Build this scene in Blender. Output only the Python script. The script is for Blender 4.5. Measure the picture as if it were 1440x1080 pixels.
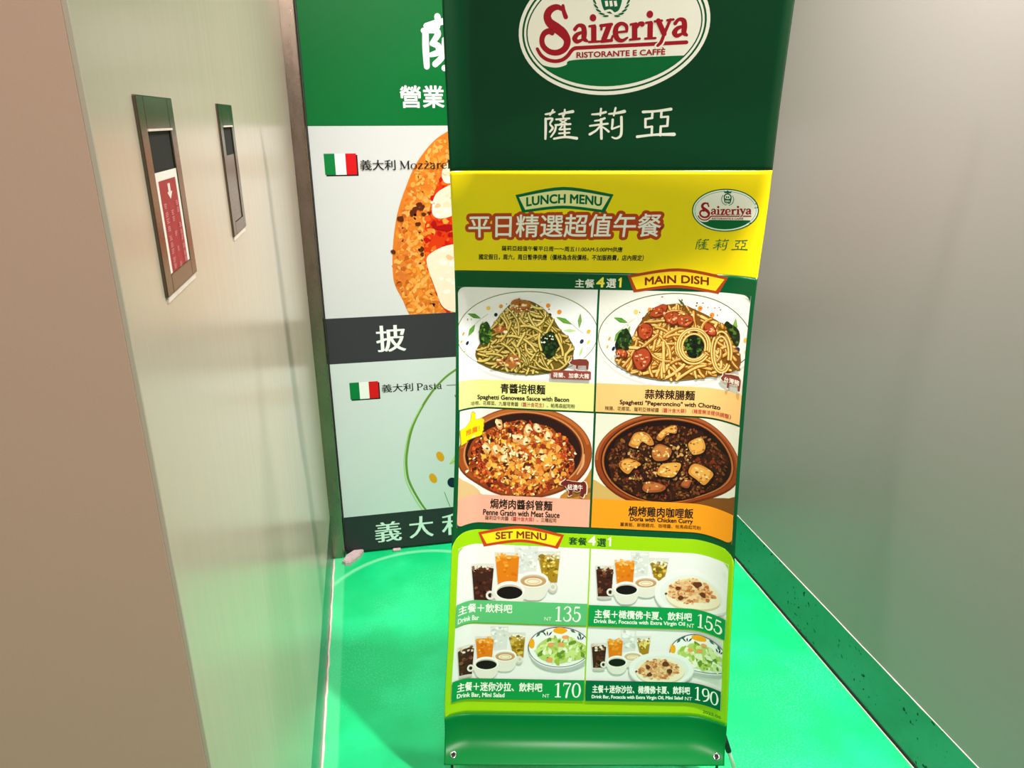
import bpy, bmesh, math, random
import numpy as np
from mathutils import Vector, Matrix
from mathutils.geometry import tessellate_polygon

for o in list(bpy.data.objects):
    bpy.data.objects.remove(o, do_unlink=True)
SC = bpy.context.scene
COL = SC.collection
rnd = random.Random(7)

# ------------------------------------------------------------------ camera
EYE = 1.43
cam_d = bpy.data.cameras.new('camera')
cam = bpy.data.objects.new('camera', cam_d)
COL.objects.link(cam)
cam_d.sensor_fit = 'HORIZONTAL'
cam_d.sensor_width = 36.0
cam_d.lens = 1024.28 / 1440 * 36.0
cam_d.clip_start = 0.02
pitch, yaw, roll = 0.348561, 0.193495, 0.002286
fw = Vector((math.sin(yaw) * math.cos(pitch), math.cos(yaw) * math.cos(pitch), -math.sin(pitch)))
rt = Vector((math.cos(yaw), -math.sin(yaw), 0))
dn = fw.cross(rt)
xr = rt * math.cos(roll) + dn * math.sin(roll)
yd = -rt * math.sin(roll) + dn * math.cos(roll)
cam.matrix_world = Matrix(((xr.x, -yd.x, -fw.x, 0), (xr.y, -yd.y, -fw.y, 0), (xr.z, -yd.z, -fw.z, EYE), (0, 0, 0, 1)))
SC.camera = cam

# ------------------------------------------------------------------ world, lights, exposure
W_ = bpy.data.worlds.new('surroundings')
SC.world = W_
W_.use_nodes = True
W_.node_tree.nodes['Background'].inputs[0].default_value = (1.0, 0.95, 0.90, 1)
W_.node_tree.nodes['Background'].inputs[1].default_value = 0.28
SC.view_settings.view_transform = 'Standard'
SC.view_settings.look = 'None'
SC.view_settings.exposure = 0.0
SC.view_settings.gamma = 1.0
SC.view_settings.use_curve_mapping = False


def lamp(name, loc, target, power, size, spread=150, col=(1, 0.96, 0.9)):
    d = bpy.data.lights.new(name, 'AREA')
    d.shape = 'DISK'
    d.size = size
    d.energy = power
    d.color = col
    d.spread = math.radians(spread)
    o = bpy.data.objects.new(name, d)
    o.location = loc
    o.rotation_euler = (Vector(target) - Vector(loc)).to_track_quat('-Z', 'Y').to_euler()
    COL.objects.link(o)
    return o


lamp('ceiling_downlight_right', (0.90, 1.15, 2.55), (0.90, 1.15, 0), 33, 0.07, 115)
lamp('ceiling_downlight_left', (-0.10, 1.42, 2.55), (-0.10, 1.42, 0), 9, 0.10, 140)
lamp('ceiling_downlight_alcove', (0.60, 1.74, 2.55), (0.60, 1.74, 0), 14, 0.08, 125)
lamp('corridor_ceiling_panel', (0.12, -0.90, 2.55), (0.30, 0.35, 0.6), 33, 0.7, 170, (1, 0.93, 0.86))


# ------------------------------------------------------------------ helpers
def lin(c):
    if isinstance(c, str):
        c = tuple(int(c[i:i + 2], 16) for i in (0, 2, 4))
    return tuple(((x / 255) / 12.92 if x / 255 <= 0.04045 else ((x / 255 + 0.055) / 1.055) ** 2.4) for x in c)


def tag(o, label=None, cat=None, group=None, kind=None):
    if label: o['label'] = label
    if cat: o['category'] = cat
    if group: o['group'] = group
    if kind: o['kind'] = kind
    return o


def empty(name, loc, label, cat, group=None):
    o = bpy.data.objects.new(name, None)
    o.location = loc
    o.empty_display_size = 0.05
    COL.objects.link(o)
    return tag(o, label, cat, group)


def link(name, me, mat=None, parent=None):
    o = bpy.data.objects.new(name, me)
    if mat is not None:
        for m in (mat if isinstance(mat, (list, tuple)) else [mat]):
            me.materials.append(m)
    COL.objects.link(o)
    if parent is not None:
        o.parent = parent
        if parent.parent is None:
            o.matrix_parent_inverse = Matrix.Translation(-Vector(parent.location))
    return o


def bm_obj(name, bm, mat, parent=None, smooth=False):
    me = bpy.data.meshes.new(name)
    bmesh.ops.recalc_face_normals(bm, faces=bm.faces)
    bm.to_mesh(me)
    bm.free()
    if smooth:
        for p in me.polygons: p.use_smooth = True
    return link(name, me, mat, parent)


def box(bm, x0, x1, y0, y1, z0, z1, bevel=0.0):
    v = [bm.verts.new((x, y, z)) for x in (x0, x1) for y in (y0, y1) for z in (z0, z1)]
    F = []
    for a in ((0, 1, 3, 2), (4, 6, 7, 5), (0, 4, 5, 1), (2, 3, 7, 6), (0, 2, 6, 4), (1, 5, 7, 3)):
        F.append(bm.faces.new([v[i] for i in a]))
    if bevel:
        es = list({e for f in F for e in f.edges})
        bmesh.ops.bevel(bm, geom=es, offset=bevel, segments=2, affect='EDGES', profile=0.5)


def tube(bm, pts, r, n=12, caps=True):
    pts = [Vector(p) for p in pts]
    rs = r if isinstance(r, (list, tuple)) else [r] * len(pts)
    rings = []
    ref = None
    for i, p in enumerate(pts):
        d = (pts[min(i + 1, len(pts) - 1)] - pts[max(i - 1, 0)]).normalized()
        if ref is None:
            ref = d.orthogonal().normalized()
        ref = (ref - d * ref.dot(d)).normalized()
        b = d.cross(ref)
        rings.append([bm.verts.new(p + (ref * math.cos(2 * math.pi * k / n) + b * math.sin(2 * math.pi * k / n)) * rs[i]) for k in range(n)])
    for a, b in zip(rings, rings[1:]):
        for k in range(n):
            bm.faces.new((a[k], a[(k + 1) % n], b[(k + 1) % n], b[k]))
    if caps:
        bm.faces.new(rings[0][::-1])
        bm.faces.new(rings[-1])


# ------------------------------------------------------------------ materials
def mat_new(name):
    m = bpy.data.materials.new(name)
    m.use_nodes = True
    nt = m.node_tree
    return m, nt, nt.nodes['Principled BSDF']


def plain(name, c, rough=0.5, metal=0.0, spec=0.5, noise=0.0, scale=40, stretch=(1, 1, 1), bump=0.0, rnoise=0.0):
    m, nt, b = mat_new(name)
    L = nt.links
    c = lin(c)
    b.inputs['Base Color'].default_value = (*c, 1)
    b.inputs['Roughness'].default_value = rough
    b.inputs['Metallic'].default_value = metal
    b.inputs['Specular IOR Level'].default_value = spec
    if noise or bump or rnoise:
        tc = nt.nodes.new('ShaderNodeTexCoord')
        mp = nt.nodes.new('ShaderNodeMapping')
        mp.inputs['Scale'].default_value = stretch
        nz = nt.nodes.new('ShaderNodeTexNoise')
        nz.inputs['Scale'].default_value = scale
        nz.inputs['Detail'].default_value = 5
        L.new(tc.outputs['Object'], mp.inputs[0])
        L.new(mp.outputs[0], nz.inputs['Vector'])
        if noise:
            mx = nt.nodes.new('ShaderNodeMix')
            mx.data_type = 'RGBA'
            mx.inputs['A'].default_value = (*[x * (1 - noise) for x in c], 1)
            mx.inputs['B'].default_value = (*[min(1, x * (1 + noise)) for x in c], 1)
            L.new(nz.outputs['Fac'], mx.inputs['Factor'])
            L.new(mx.outputs['Result'], b.inputs['Base Color'])
        if rnoise:
            mr = nt.nodes.new('ShaderNodeMapRange')
            mr.inputs['To Min'].default_value = max(0.02, rough - rnoise)
            mr.inputs['To Max'].default_value = rough + rnoise
            L.new(nz.outputs['Fac'], mr.inputs['Value'])
            L.new(mr.outputs[0], b.inputs['Roughness'])
        if bump:
            bp = nt.nodes.new('ShaderNodeBump')
            bp.inputs['Strength'].default_value = bump
            bp.inputs['Distance'].default_value = 0.002
            L.new(nz.outputs['Fac'], bp.inputs['Height'])
            L.new(bp.outputs[0], b.inputs['Normal'])
    return m


def print_material(name, rough, spec=0.5):
    m, nt, b = mat_new(name)
    a = nt.nodes.new('ShaderNodeAttribute')
    a.attribute_name = 'ink'
    nt.links.new(a.outputs['Color'], b.inputs['Base Color'])
    b.inputs['Roughness'].default_value = rough
    b.inputs['Specular IOR Level'].default_value = spec
    return m


M_VINYL = print_material('printed_vinyl', 0.24, 0.28)
M_POSTER = print_material('printed_poster', 0.35, 0.2)
M_LABEL = print_material('printed_label', 0.4, 0.4)
M_BROWN = plain('tan_wall_laminate', (202, 164, 144), 0.55, noise=0.05, scale=600)
M_WHITE = plain('white_satin_panel', (190, 176, 160), 0.24, spec=0.5, noise=0.015, scale=14, stretch=(1, 6, 0.25), rnoise=0.05)
M_GREY = plain('grey_satin_wall', (137, 130, 127), 0.38, spec=0.5, noise=0.05, scale=300, bump=0.02)
M_STEEL = plain('brushed_steel', (118, 108, 92), 0.24, metal=1.0, noise=0.12, scale=60, stretch=(1, 1, 8), rnoise=0.06)
M_POST = plain('worn_steel_post', (150, 132, 120), 0.28, metal=1.0, noise=0.25, scale=25, stretch=(1, 1, 0.4), rnoise=0.08)
M_BEAD = plain('pale_sealant', (225, 205, 198), 0.6, noise=0.2, scale=60)
M_BLACK = plain('black_edge', (24, 24, 26), 0.5)
M_DARKHOLE = plain('dark_recess', (14, 13, 12), 0.8)
M_CEIL = plain('white_ceiling', (225, 222, 215), 0.8)
M_RUBBER = plain('black_rubber', (20, 20, 20), 0.6)
M_ROD = plain('pale_rod', (225, 222, 210), 0.35)
M_CHROME = plain('chrome_ring', (230, 230, 230), 0.12, metal=1.0)
M_STONE = plain('pinkish_worn_metal', (196, 172, 174), 0.5, metal=0.0, noise=0.35, scale=90, bump=0.3)


def floor_material():
    m, nt, b = mat_new('green_floor_paint')
    N, L = nt.nodes, nt.links
    tc = N.new('ShaderNodeTexCoord')

    def noise(scale, detail=4):
        n = N.new('ShaderNodeTexNoise')
        n.inputs['Scale'].default_value = scale
        n.inputs['Detail'].default_value = detail
        L.new(tc.outputs['Object'], n.inputs['Vector'])
        return n

    def math_(op, a, b_=None):
        n = N.new('ShaderNodeMath')
        n.operation = op
        for i, x in enumerate((a, b_)):
            if x is None: continue
            if isinstance(x, (int, float)): n.inputs[i].default_value = x
            else: L.new(x, n.inputs[i])
        return n.outputs[0]

    def ramp(v, lo, hi, a=0.0, c=1.0):
        n = N.new('ShaderNodeMapRange')
        n.inputs['From Min'].default_value = lo
        n.inputs['From Max'].default_value = hi
        n.inputs['To Min'].default_value = a
        n.inputs['To Max'].default_value = c
        L.new(v, n.inputs['Value'])
        return n.outputs[0]

    def mix(f, a, c):
        n = N.new('ShaderNodeMix')
        n.data_type = 'RGBA'
        if isinstance(f, (int, float)): n.inputs['Factor'].default_value = f
        else: L.new(f, n.inputs['Factor'])
        for k, x in (('A', a), ('B', c)):
            if isinstance(x, tuple): n.inputs[k].default_value = (*x, 1)
            else: L.new(x, n.inputs[k])
        return n.outputs['Result']
    base = mix(ramp(noise(5).outputs['Fac'], 0.45, 0.65), FLOOR_A, FLOOR_B)
    speck = math_('MULTIPLY', ramp(noise(230, 2).outputs['Fac'], 0.5, 0.75), ramp(noise(4).outputs['Fac'], 0.42, 0.6))
    base = mix(math_('MULTIPLY', speck, 0.55), base, FLOOR_C)
    # scuffed arc left by the swinging door
    sx = N.new('ShaderNodeSeparateXYZ')
    L.new(tc.outputs['Object'], sx.inputs[0])
    dx = math_('SUBTRACT', sx.outputs['X'], ARC[0])
    dy = math_('SUBTRACT', sx.outputs['Y'], ARC[1])
    r = math_('SQRT', math_('ADD', math_('MULTIPLY', dx, dx), math_('MULTIPLY', dy, dy)))
    d = math_('ABSOLUTE', math_('SUBTRACT', r, ARC[2]))
    arc = math_('MULTIPLY', math_('MULTIPLY', ramp(d, 0.004, 0.011, 1, 0), ramp(sx.outputs['Y'], ARC[3], ARC[3] + 0.04)), 0.5)
    base = mix(arc, base, lin((150, 225, 185)))
    band = ramp(sx.outputs['X'], -0.156, -0.150, 1, 0)
    base = mix(math_('MULTIPLY', band, 0.30), base, lin((120, 225, 170)))
    L.new(base, b.inputs['Base Color'])
    b.inputs['Roughness'].default_value = 0.42
    bp = N.new('ShaderNodeBump')
    bp.inputs['Strength'].default_value = 0.15
    bp.inputs['Distance'].default_value = 0.001
    L.new(noise(180, 3).outputs['Fac'], bp.inputs['Height'])
    L.new(bp.outputs[0], b.inputs['Normal'])
    return m


FLOOR_A, FLOOR_B, FLOOR_C = (0.0, 0.50, 0.16), (0.004, 0.60, 0.22), (0.14, 0.72, 0.38)
ARC = (0.0893, 1.8989, 0.3342, 2.06)
M_FLOOR = floor_material()


def base_material():
    m = plain('steel_baseboard', (136, 138, 134), 0.30, metal=1.0, noise=0.10, scale=40, rnoise=0.06)
    nt = m.node_tree
    L = nt.links
    b = nt.nodes['Principled BSDF']
    src = b.inputs['Base Color'].links[0].from_socket
    tc = nt.nodes.new('ShaderNodeTexCoord')
    v = nt.nodes.new('ShaderNodeTexNoise')
    v.inputs['Scale'].default_value = 75
    v.inputs['Detail'].default_value = 1
    L.new(tc.outputs['Object'], v.inputs['Vector'])
    big = nt.nodes.new('ShaderNodeTexNoise')
    big.inputs['Scale'].default_value = 6
    L.new(tc.outputs['Object'], big.inputs['Vector'])
    r1 = nt.nodes.new('ShaderNodeMapRange')
    r1.inputs['From Min'].default_value, r1.inputs['From Max'].default_value = 0.67, 0.71
    L.new(v.outputs['Fac'], r1.inputs['Value'])
    r2 = nt.nodes.new('ShaderNodeMapRange')
    r2.inputs['From Min'].default_value, r2.inputs['From Max'].default_value = 0.45, 0.55
    L.new(big.outputs['Fac'], r2.inputs['Value'])
    mu = nt.nodes.new('ShaderNodeMath')
    mu.operation = 'MULTIPLY'
    L.new(r1.outputs[0], mu.inputs[0])
    L.new(r2.outputs[0], mu.inputs[1])
    mx = nt.nodes.new('ShaderNodeMix')
    mx.data_type = 'RGBA'
    L.new(mu.outputs[0], mx.inputs['Factor'])
    L.new(src, mx.inputs['A'])
    mx.inputs['B'].default_value = (0.03, 0.035, 0.03, 1)
    L.new(mx.outputs['Result'], b.inputs['Base Color'])
    return m


M_BASE = base_material()

# ------------------------------------------------------------------ the setting
XL, XR, YB, YN, ZB, ZC = -0.19, 1.17, 2.265, 0.603, 0.163, 2.6


def struct(name, boxes, mat, bevel=0.0):
    bm = bmesh.new()
    for b in boxes: box(bm, *b, bevel)
    return tag(bm_obj(name, bm, mat), kind='structure')


struct('floor', [(-2.0, 2.2, -0.8, 2.6, -0.05, 0.0)], M_FLOOR)
struct('ceiling', [(-2.0, 2.2, -0.8, 2.6, ZC, ZC + 0.05)], M_CEIL)
struct('wall_back', [(XL - 0.2, XR + 0.2, YB + 0.02, YB + 0.12, 0, ZC)], M_GREY)
struct('wall_right', [(XR, XR + 0.12, -0.3, YB + 0.02, ZB, ZC)], M_GREY)
struct('wall_front_left', [(-1.9, XL - 0.004, YN - 0.001, YN + 0.05, 0, ZC)], M_BROWN)
w = struct('wall_left', [(XL - 0.05, XL, YN + 0.001, 2.238, ZB, ZC)], M_WHITE, 0.002)
struct('baseboard_right', [(XR + 0.0005, XR + 0.02, -0.3, YB, 0.0, ZB - 0.002)], M_BASE)
struct('baseboard_left', [(XL - 0.03, XL - 0.0015, YN + 0.052, 2.24, 0.0, ZB - 0.002)], M_BASE)
struct('trim_1', [(XL - 0.01, -0.151, 2.243, YB + 0.018, 0.0, ZC)], M_POST, 0.003)


def bead(name, x0, y0, y1, z0, r, seed):
    rr = random.Random(seed)
    bm = bmesh.new()
    n = 60
    tube(bm, [(x0 + rr.uniform(-1, 1) * r * 0.35, y0 + (y1 - y0) * i / n, z0) for i in range(n + 1)],
         [r * rr.uniform(0.7, 1.15) for _ in range(n + 1)], 8)
    return tag(bm_obj(name, bm, M_BEAD, smooth=True), kind='structure')


bead('trim_2', XL + 0.001, 0.66, 2.236, 0.001, 0.0035, 1)
bead('trim_3', XR - 0.0005, -0.2, YB - 0.01, 0.001, 0.0028, 2)
struct('trim_5', [(XR - 0.0012, XR + 0.003, -0.3, YB - 0.005, 0.003, 0.011)], M_DARKHOLE)
bead('trim_4', XR - 0.0005, -0.2, YB - 0.01, ZB - 0.001, 0.0016, 3)

# ------------------------------------------------------------------ the hanging sheet: its bent surface
# rows: height, centre x, centre y, turn, left edge curl, right edge curl, width factor
ROWS = np.array([
    [0.085, 0.3905, 1.1735, 0.200, -0.001, -0.001, 0.976, 0.06, 0.09],
    [0.095, 0.3950, 1.1905, 0.201, 0.003, 0.005, 0.980, 0.06, 0.09],
    [0.112, 0.4005, 1.2110, 0.203, 0.008, 0.014, 0.985, 0.06, 0.09],
    [0.132, 0.4040, 1.2240, 0.206, 0.012, 0.022, 0.986, 0.06, 0.09],
    [0.165, 0.4060, 1.2352, 0.210, 0.0157, 0.0283, 0.9864, 0.06, 0.09],
    [0.363, 0.4221, 1.2888, 0.2452, 0.035, 0.0426, 0.9647, 0.06, 0.09],
    [0.826, 0.4620, 1.4080, 0.3186, 0.0334, 0.0469, 0.9567, 0.06, 0.09],
    [1.125, 0.4771, 1.4534, 0.2955, 0.0025, 0.0312, 0.9828, 0.055, 0.075],
    [1.335, 0.4776, 1.4180, 0.2269, 0.020, -0.012, 0.992, 0.05, 0.03],
    [1.440, 0.4762, 1.4139, 0.2269, 0.028, -0.014, 0.992, 0.05, 0.028],
    [1.550, 0.4738, 1.4054, 0.2269, 0.030, -0.014, 0.992, 0.05, 0.028],
    [1.660, 0.4714, 1.3954, 0.2269, 0.030, -0.014, 0.992, 0.05, 0.028],
    [1.780, 0.4683, 1.3841, 0.2269, 0.030, -0.014, 0.992, 0.05, 0.028]])
BW = 0.636


def herm(z, x, Y):
    m = np.zeros_like(Y)
    d = (Y[1:] - Y[:-1]) / np.diff(x)[:, None]
    m[1:-1] = (d[1:] * np.diff(x)[:-1, None] + d[:-1] * np.diff(x)[1:, None]) / (x[2:] - x[:-2])[:, None]
    m[0] = d[0]
    m[-1] = d[-1]
    i = np.clip(np.searchsorted(x, z) - 1, 0, len(x) - 2)
    hh = x[i + 1] - x[i]
    t = ((z - x[i]) / hh)[:, None]
    hh = hh[:, None]
    return (2 * t**3 - 3 * t**2 + 1) * Y[i] + (t**3 - 2 * t**2 + t) * hh * m[i] + (-2 * t**3 + 3 * t**2) * Y[i + 1] + (t**3 - t**2) * hh * m[i + 1]


_zz = np.linspace(ROWS[0, 0], ROWS[-1, 0], 500)
_pp = herm(_zz, ROWS[:, 0], ROWS[:, 1:])
_al = np.r_[0, np.cumsum(np.linalg.norm(np.diff(np.c_[_pp[:, :2], _zz], axis=0), axis=1))]
_v0 = np.interp(1.335, _zz, _al)
VMAX = _v0 * 1000          # mm below the yellow band's top edge
VMIN = (_v0 - _al[-1]) * 1000


def sheet_exact(s, v):
    s = s / 1000
    z = np.interp(_v0 - v / 1000, _al, _zz)
    q = herm(z, ROWS[:, 0], ROWS[:, 1:])
    f = q[:, 2]
    t = np.c_[np.cos(f), -np.sin(f)]
    n = np.c_[-np.sin(f), -np.cos(f)]
    d = q[:, 3] * np.clip((q[:, 6] - s) / q[:, 6], 0, None)**2 + q[:, 4] * np.clip((s - BW + q[:, 7]) / q[:, 7], 0, None)**2
    return np.c_[q[:, :2] + ((s - BW / 2) * q[:, 5])[:, None] * t + d[:, None] * n, z]


GS = np.r_[np.arange(0, 60, 4), np.arange(60, 546, 9), np.arange(546, 636, 4.5), 636.0]
GV = np.r_[np.arange(math.ceil(VMIN / 7.5) * 7.5, VMAX - 4, 7.5)]
GV = np.r_[VMIN, GV[GV > VMIN + 3], VMAX]
_g = np.array(np.meshgrid(GS, GV, indexing='ij')).reshape(2, -1)
GP = sheet_exact(_g[0], _g[1]).reshape(len(GS), len(GV), 3)


def sheet_map(s, v):
    s = np.clip(s, 0, 636)
    v = np.clip(v, VMIN, VMAX)
    i = np.clip(np.searchsorted(GS, s) - 1, 0, len(GS) - 2)
    j = np.clip(np.searchsorted(GV, v) - 1, 0, len(GV) - 2)
    a = ((s - GS[i]) / (GS[i + 1] - GS[i]))[:, None]
    b = ((v - GV[j]) / (GV[j + 1] - GV[j]))[:, None]
    P = GP[i, j] * (1 - a) * (1 - b) + GP[i + 1, j] * a * (1 - b) + GP[i, j + 1] * (1 - a) * b + GP[i + 1, j + 1] * a * b
    e = 1.5
    ds = sheet_exact(s + e, v) - sheet_exact(s - e, v)
    vv = np.clip(v, VMIN + 6, VMAX - 6)
    dv = sheet_exact(s, vv + 5) - sheet_exact(s, vv - 5)
    n = np.cross(dv, ds)
    n /= np.linalg.norm(n, axis=1)[:, None]
    n *= np.where(n[:, 1] > 0, -1, 1)[:, None]
    return P, n


def grid_for(s0, s1, v0, v1):
    return GS[(GS > s0) & (GS < s1)], GV[(GV > v0) & (GV < v1)]


PX0, PZ0, PY = -0.148, 1.750, 2.2605


def poster_map(s, v):
    P = np.c_[PX0 + s / 1000, np.full(len(s), PY), PZ0 - v / 1000]
    return P, np.tile((0.0, -1.0, 0.0), (len(s), 1))


def no_grid(*a):
    return [], []


# ------------------------------------------------------------------ printing toolkit (mm on a surface)
_TEXT = {}


def text_mesh(s):
    k = s
    if k not in _TEXT:
        c = bpy.data.curves.new('t', 'FONT')
        c.body = s
        c.resolution_u = 3
        o = bpy.data.objects.new('t', c)
        COL.objects.link(o)
        bpy.context.view_layer.update()
        ev = o.evaluated_get(bpy.context.evaluated_depsgraph_get())
        me = ev.to_mesh()
        P = np.array([x.co[:2] for x in me.vertices])
        F = [tuple(p.vertices) for p in me.polygons]
        ev.to_mesh_clear()
        bpy.data.objects.remove(o, do_unlink=True)
        bpy.data.curves.remove(c)
        _TEXT[k] = (P, F)
    return _TEXT[k]


def smooth(pts, n=6, closed=False):
    pts = [Vector((p[0], p[1])) for p in pts]
    N = len(pts)
    out = []
    rng = range(N) if closed else range(N - 1)
    for i in rng:
        if closed:
            a, b, c, d = (pts[(i + k) % N] for k in (-1, 0, 1, 2))
        else:
            a, b, c, d = pts[max(i - 1, 0)], pts[i], pts[i + 1], pts[min(i + 2, N - 1)]
        for k in range(n):
            t = k / n
            out.append(0.5 * (2 * b + (c - a) * t + (2 * a - 5 * b + 4 * c - d) * t * t + (3 * b - a - 3 * c + d) * t**3))
    if not closed: out.append(pts[-1])
    return [(p.x, p.y) for p in out]


def ident(P):
    return P


def affine(M):
    M = np.array(M, float)
    return lambda P: np.asarray(P, float) @ M[:, :2].T + M[:, 2]


class Ink:
    """Flat coloured shapes laid on a surface; shapes added later lie over earlier ones."""

    def __init__(self, z=0.1, tf=ident, clip=None, dz=0.012):
        self.V, self.F, self.C = [], [], []
        self.z, self.tf, self.clip, self.dz = z, tf, clip, dz
        self.top = None

    def heap(self, depth):                        # a pile whose pieces share a few layers
        self.bot, self.top = self.z, self.z + depth

    def turn(self):
        if self.top is not None and self.z > self.top: self.z = self.bot

    def flat(self):
        self.z, self.top = self.top + 0.04, None

    def add(self, P, F, col, lift=None):
        P = self.tf(np.asarray(P, float))
        k = len(self.V)
        self.V += [(p[0], p[1], self.z + (lift[i] if lift is not None else 0)) for i, p in enumerate(P)]
        self.F += [tuple(i + k for i in f) for f in F]
        self.C += [lin(col)] * len(F)
        self.z += self.dz

    def poly(self, pts, col):
        T = tessellate_polygon([[Vector((p[0], p[1], 0)) for p in pts]])
        self.add(pts, T, col)

    def blob(self, pts, col, n=5):
        self.poly(smooth(pts, n, True), col)

    def rect(self, x0, y0, x1, y1, col, r=0.0, corners='1111'):
        if r <= 0:
            return self.add([(x0, y0), (x1, y0), (x1, y1), (x0, y1)], [(0, 1, 2, 3)], col)
        P = []
        for k, (cx, cy, a) in enumerate(((x0, y0, 180), (x1, y0, 270), (x1, y1, 0), (x0, y1, 90))):
            if corners[k] == '0':
                P.append((cx, cy))
                continue
            ox = cx + (r if cx == x0 else -r)
            oy = cy + (r if cy == y0 else -r)
            for i in range(7):
                t = math.radians(a + i * 15)
                P.append((ox + r * math.cos(t), oy + r * math.sin(t)))
        self.poly(P, col)

    def ell(self, cx, cy, rx, ry, col, n=40, rot=0.0, shear=0.0):
        c, s = math.cos(rot), math.sin(rot)
        P = []
        for i in range(n):
            t = 2 * math.pi * i / n
            x, y = rx * math.cos(t), ry * math.sin(t)
            x, y = x * c - y * s, x * s + y * c
            P.append((cx + x, cy + y + shear * x))
        self.poly(P, col)

    def ring(self, cx, cy, rx, ry, w, col, n=64, a0=0, a1=360, shear=0.0):
        P, F = [], []
        full = a1 - a0 >= 360
        m = n if full else n + 1
        for i in range(m):
            t = math.radians(a0 + (a1 - a0) * i / n)
            for q in (0, w):
                x, y = (rx - q) * math.cos(t), (ry - q) * math.sin(t)
                P.append((cx + x, cy + y + shear * x))
        for i in range(n):
            j = (i + 1) % m
            F.append((2 * i, 2 * j, 2 * j + 1, 2 * i + 1))
        self.add(P, F, col)

    def stroke(self, pts, w, col, n=5, cap=True, step=True):
        ws = list(w) if isinstance(w, (list, tuple)) else [w] * len(pts)
        if n > 1 and len(pts) > 2:
            q = smooth(pts, n)
            W = np.interp(np.linspace(0, len(pts) - 1, len(q)), range(len(pts)), ws)
        else:
            q, W = list(pts), ws
        P, F = [], []
        N = len(q)
        for i in range(N):
            a, b = q[max(i - 1, 0)], q[min(i + 1, N - 1)]
            d = Vector((b[0] - a[0], b[1] - a[1]))
            d = d.normalized() if d.length > 1e-9 else Vector((1, 0))
            h = W[i] / 2
            P += [(q[i][0] - d.y * h, q[i][1] + d.x * h), (q[i][0] + d.y * h, q[i][1] - d.x * h)]
            if i: F += [(2 * i - 2, 2 * i, 2 * i + 1), (2 * i - 2, 2 * i + 1, 2 * i - 1)]
        lift = [0.0] * len(P)
        if cap:
            for e in (0, N - 1):
                k = len(P)
                lift += [0.003 if e else 0.0015] * 10
                P += [(q[e][0] + W[e] / 2 * math.cos(t * math.pi / 5), q[e][1] + W[e] / 2 * math.sin(t * math.pi / 5)) for t in range(10)]
                F.append(tuple(range(k, k + 10)))
        self.add(P, F, col, lift)

    def text(self, s, a, b, h, col, bold=0.0, arc=0.0, fat=0.0, outline=None):
        """s fitted between the lower left point a and the lower right point b, height h; bold and outline widen the strokes."""
        P, F = text_mesh(s)
        lo, hi = P.min(0), P.max(0)
        a, b = np.array(a, float), np.array(b, float)
        e = b - a
        up = np.array((0, -1.0)) * h
        Q = (P - lo) / (hi - lo)
        sag = arc * (4 * (Q[:, 0] - 0.5)**2)
        R = a + np.outer(Q[:, 0], e) + np.outer(Q[:, 1], up) + np.c_[np.zeros(len(Q)), sag]
        cnt = {}
        for f in F:
            for i in range(len(f)):
                e_ = (f[i], f[(i + 1) % len(f)])
                e_ = (min(e_), max(e_))
                cnt[e_] = cnt.get(e_, 0) + 1
        rim = [k for k, c in cnt.items() if c == 1]

        def grown(w, joints):
            PP, FF, LL = [R], list(F), [0.0] * len(R)
            n0 = len(R)
            for m_, (i, j) in enumerate(rim):
                d = R[j] - R[i]
                L_ = math.hypot(*d)
                if L_ < 1e-6: continue
                q = np.array((-d[1], d[0])) / L_ * w
                PP.append(np.array([R[i] - q, R[j] - q, R[j] + q, R[i] + q]))
                FF.append((n0, n0 + 1, n0 + 2, n0 + 3))
                LL += [0.003 * (1 + m_ % 7)] * 4
                n0 += 4
                if joints:
                    PP.append(np.array([R[i] + w * np.array((math.cos(t * 2 * math.pi / joints), math.sin(t * 2 * math.pi / joints))) for t in range(joints)]))
                    FF.append(tuple(range(n0, n0 + joints)))
                    LL += [0.003 * (8 + m_ % 7)] * joints
                    n0 += joints
            return np.vstack(PP), FF, LL
        if outline:
            P2, F2, L2 = grown(outline[1], 10)
            self.add(P2, F2, outline[0], L2)
            self.z += 0.05
        if bold > 0:
            P2, F2, L2 = grown(bold * h, 6 if h > 15 else 0)
            self.add(P2, F2, col, L2)
            self.z += 0.05
        else:
            self.add(R, F, col)
        if fat:                                   # thick uprights, thin horizontals
            for k in (-1, 1):
                self.add(R + np.array((k * fat, 0)), F, col)

    def build(self, name, mat, parent=None, surf=sheet_map, grid=grid_for, smooth_n=True, label=None):
        bm = bmesh.new()
        lay = bm.faces.layers.int.new('ci')
        vs = [bm.verts.new(v) for v in self.V]
        cols, idx = [], {}
        for f, c in zip(self.F, self.C):
            if len(set(f)) < 3: continue
            try:
                fc = bm.faces.new([vs[i] for i in f])
            except ValueError:
                continue
            if c not in idx:
                idx[c] = len(cols)
                cols.append(c)
            fc[lay] = idx[c]
        if self.clip:
            x0, y0, x1, y1 = self.clip
            for co, no in (((x0, 0, 0), (-1, 0, 0)), ((x1, 0, 0), (1, 0, 0)), ((0, y0, 0), (0, -1, 0)), ((0, y1, 0), (0, 1, 0))):
                bmesh.ops.bisect_plane(bm, geom=bm.verts[:] + bm.edges[:] + bm.faces[:], dist=1e-5, plane_co=co, plane_no=no, clear_outer=True)
        A = np.array([v.co[:] for v in bm.verts])
        ls, lv = grid(A[:, 0].min(), A[:, 0].max(), A[:, 1].min(), A[:, 1].max())
        for x in ls:
            bmesh.ops.bisect_plane(bm, geom=bm.verts[:] + bm.edges[:] + bm.faces[:], dist=1e-5, plane_co=(x, 0, 0), plane_no=(1, 0, 0))
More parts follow.
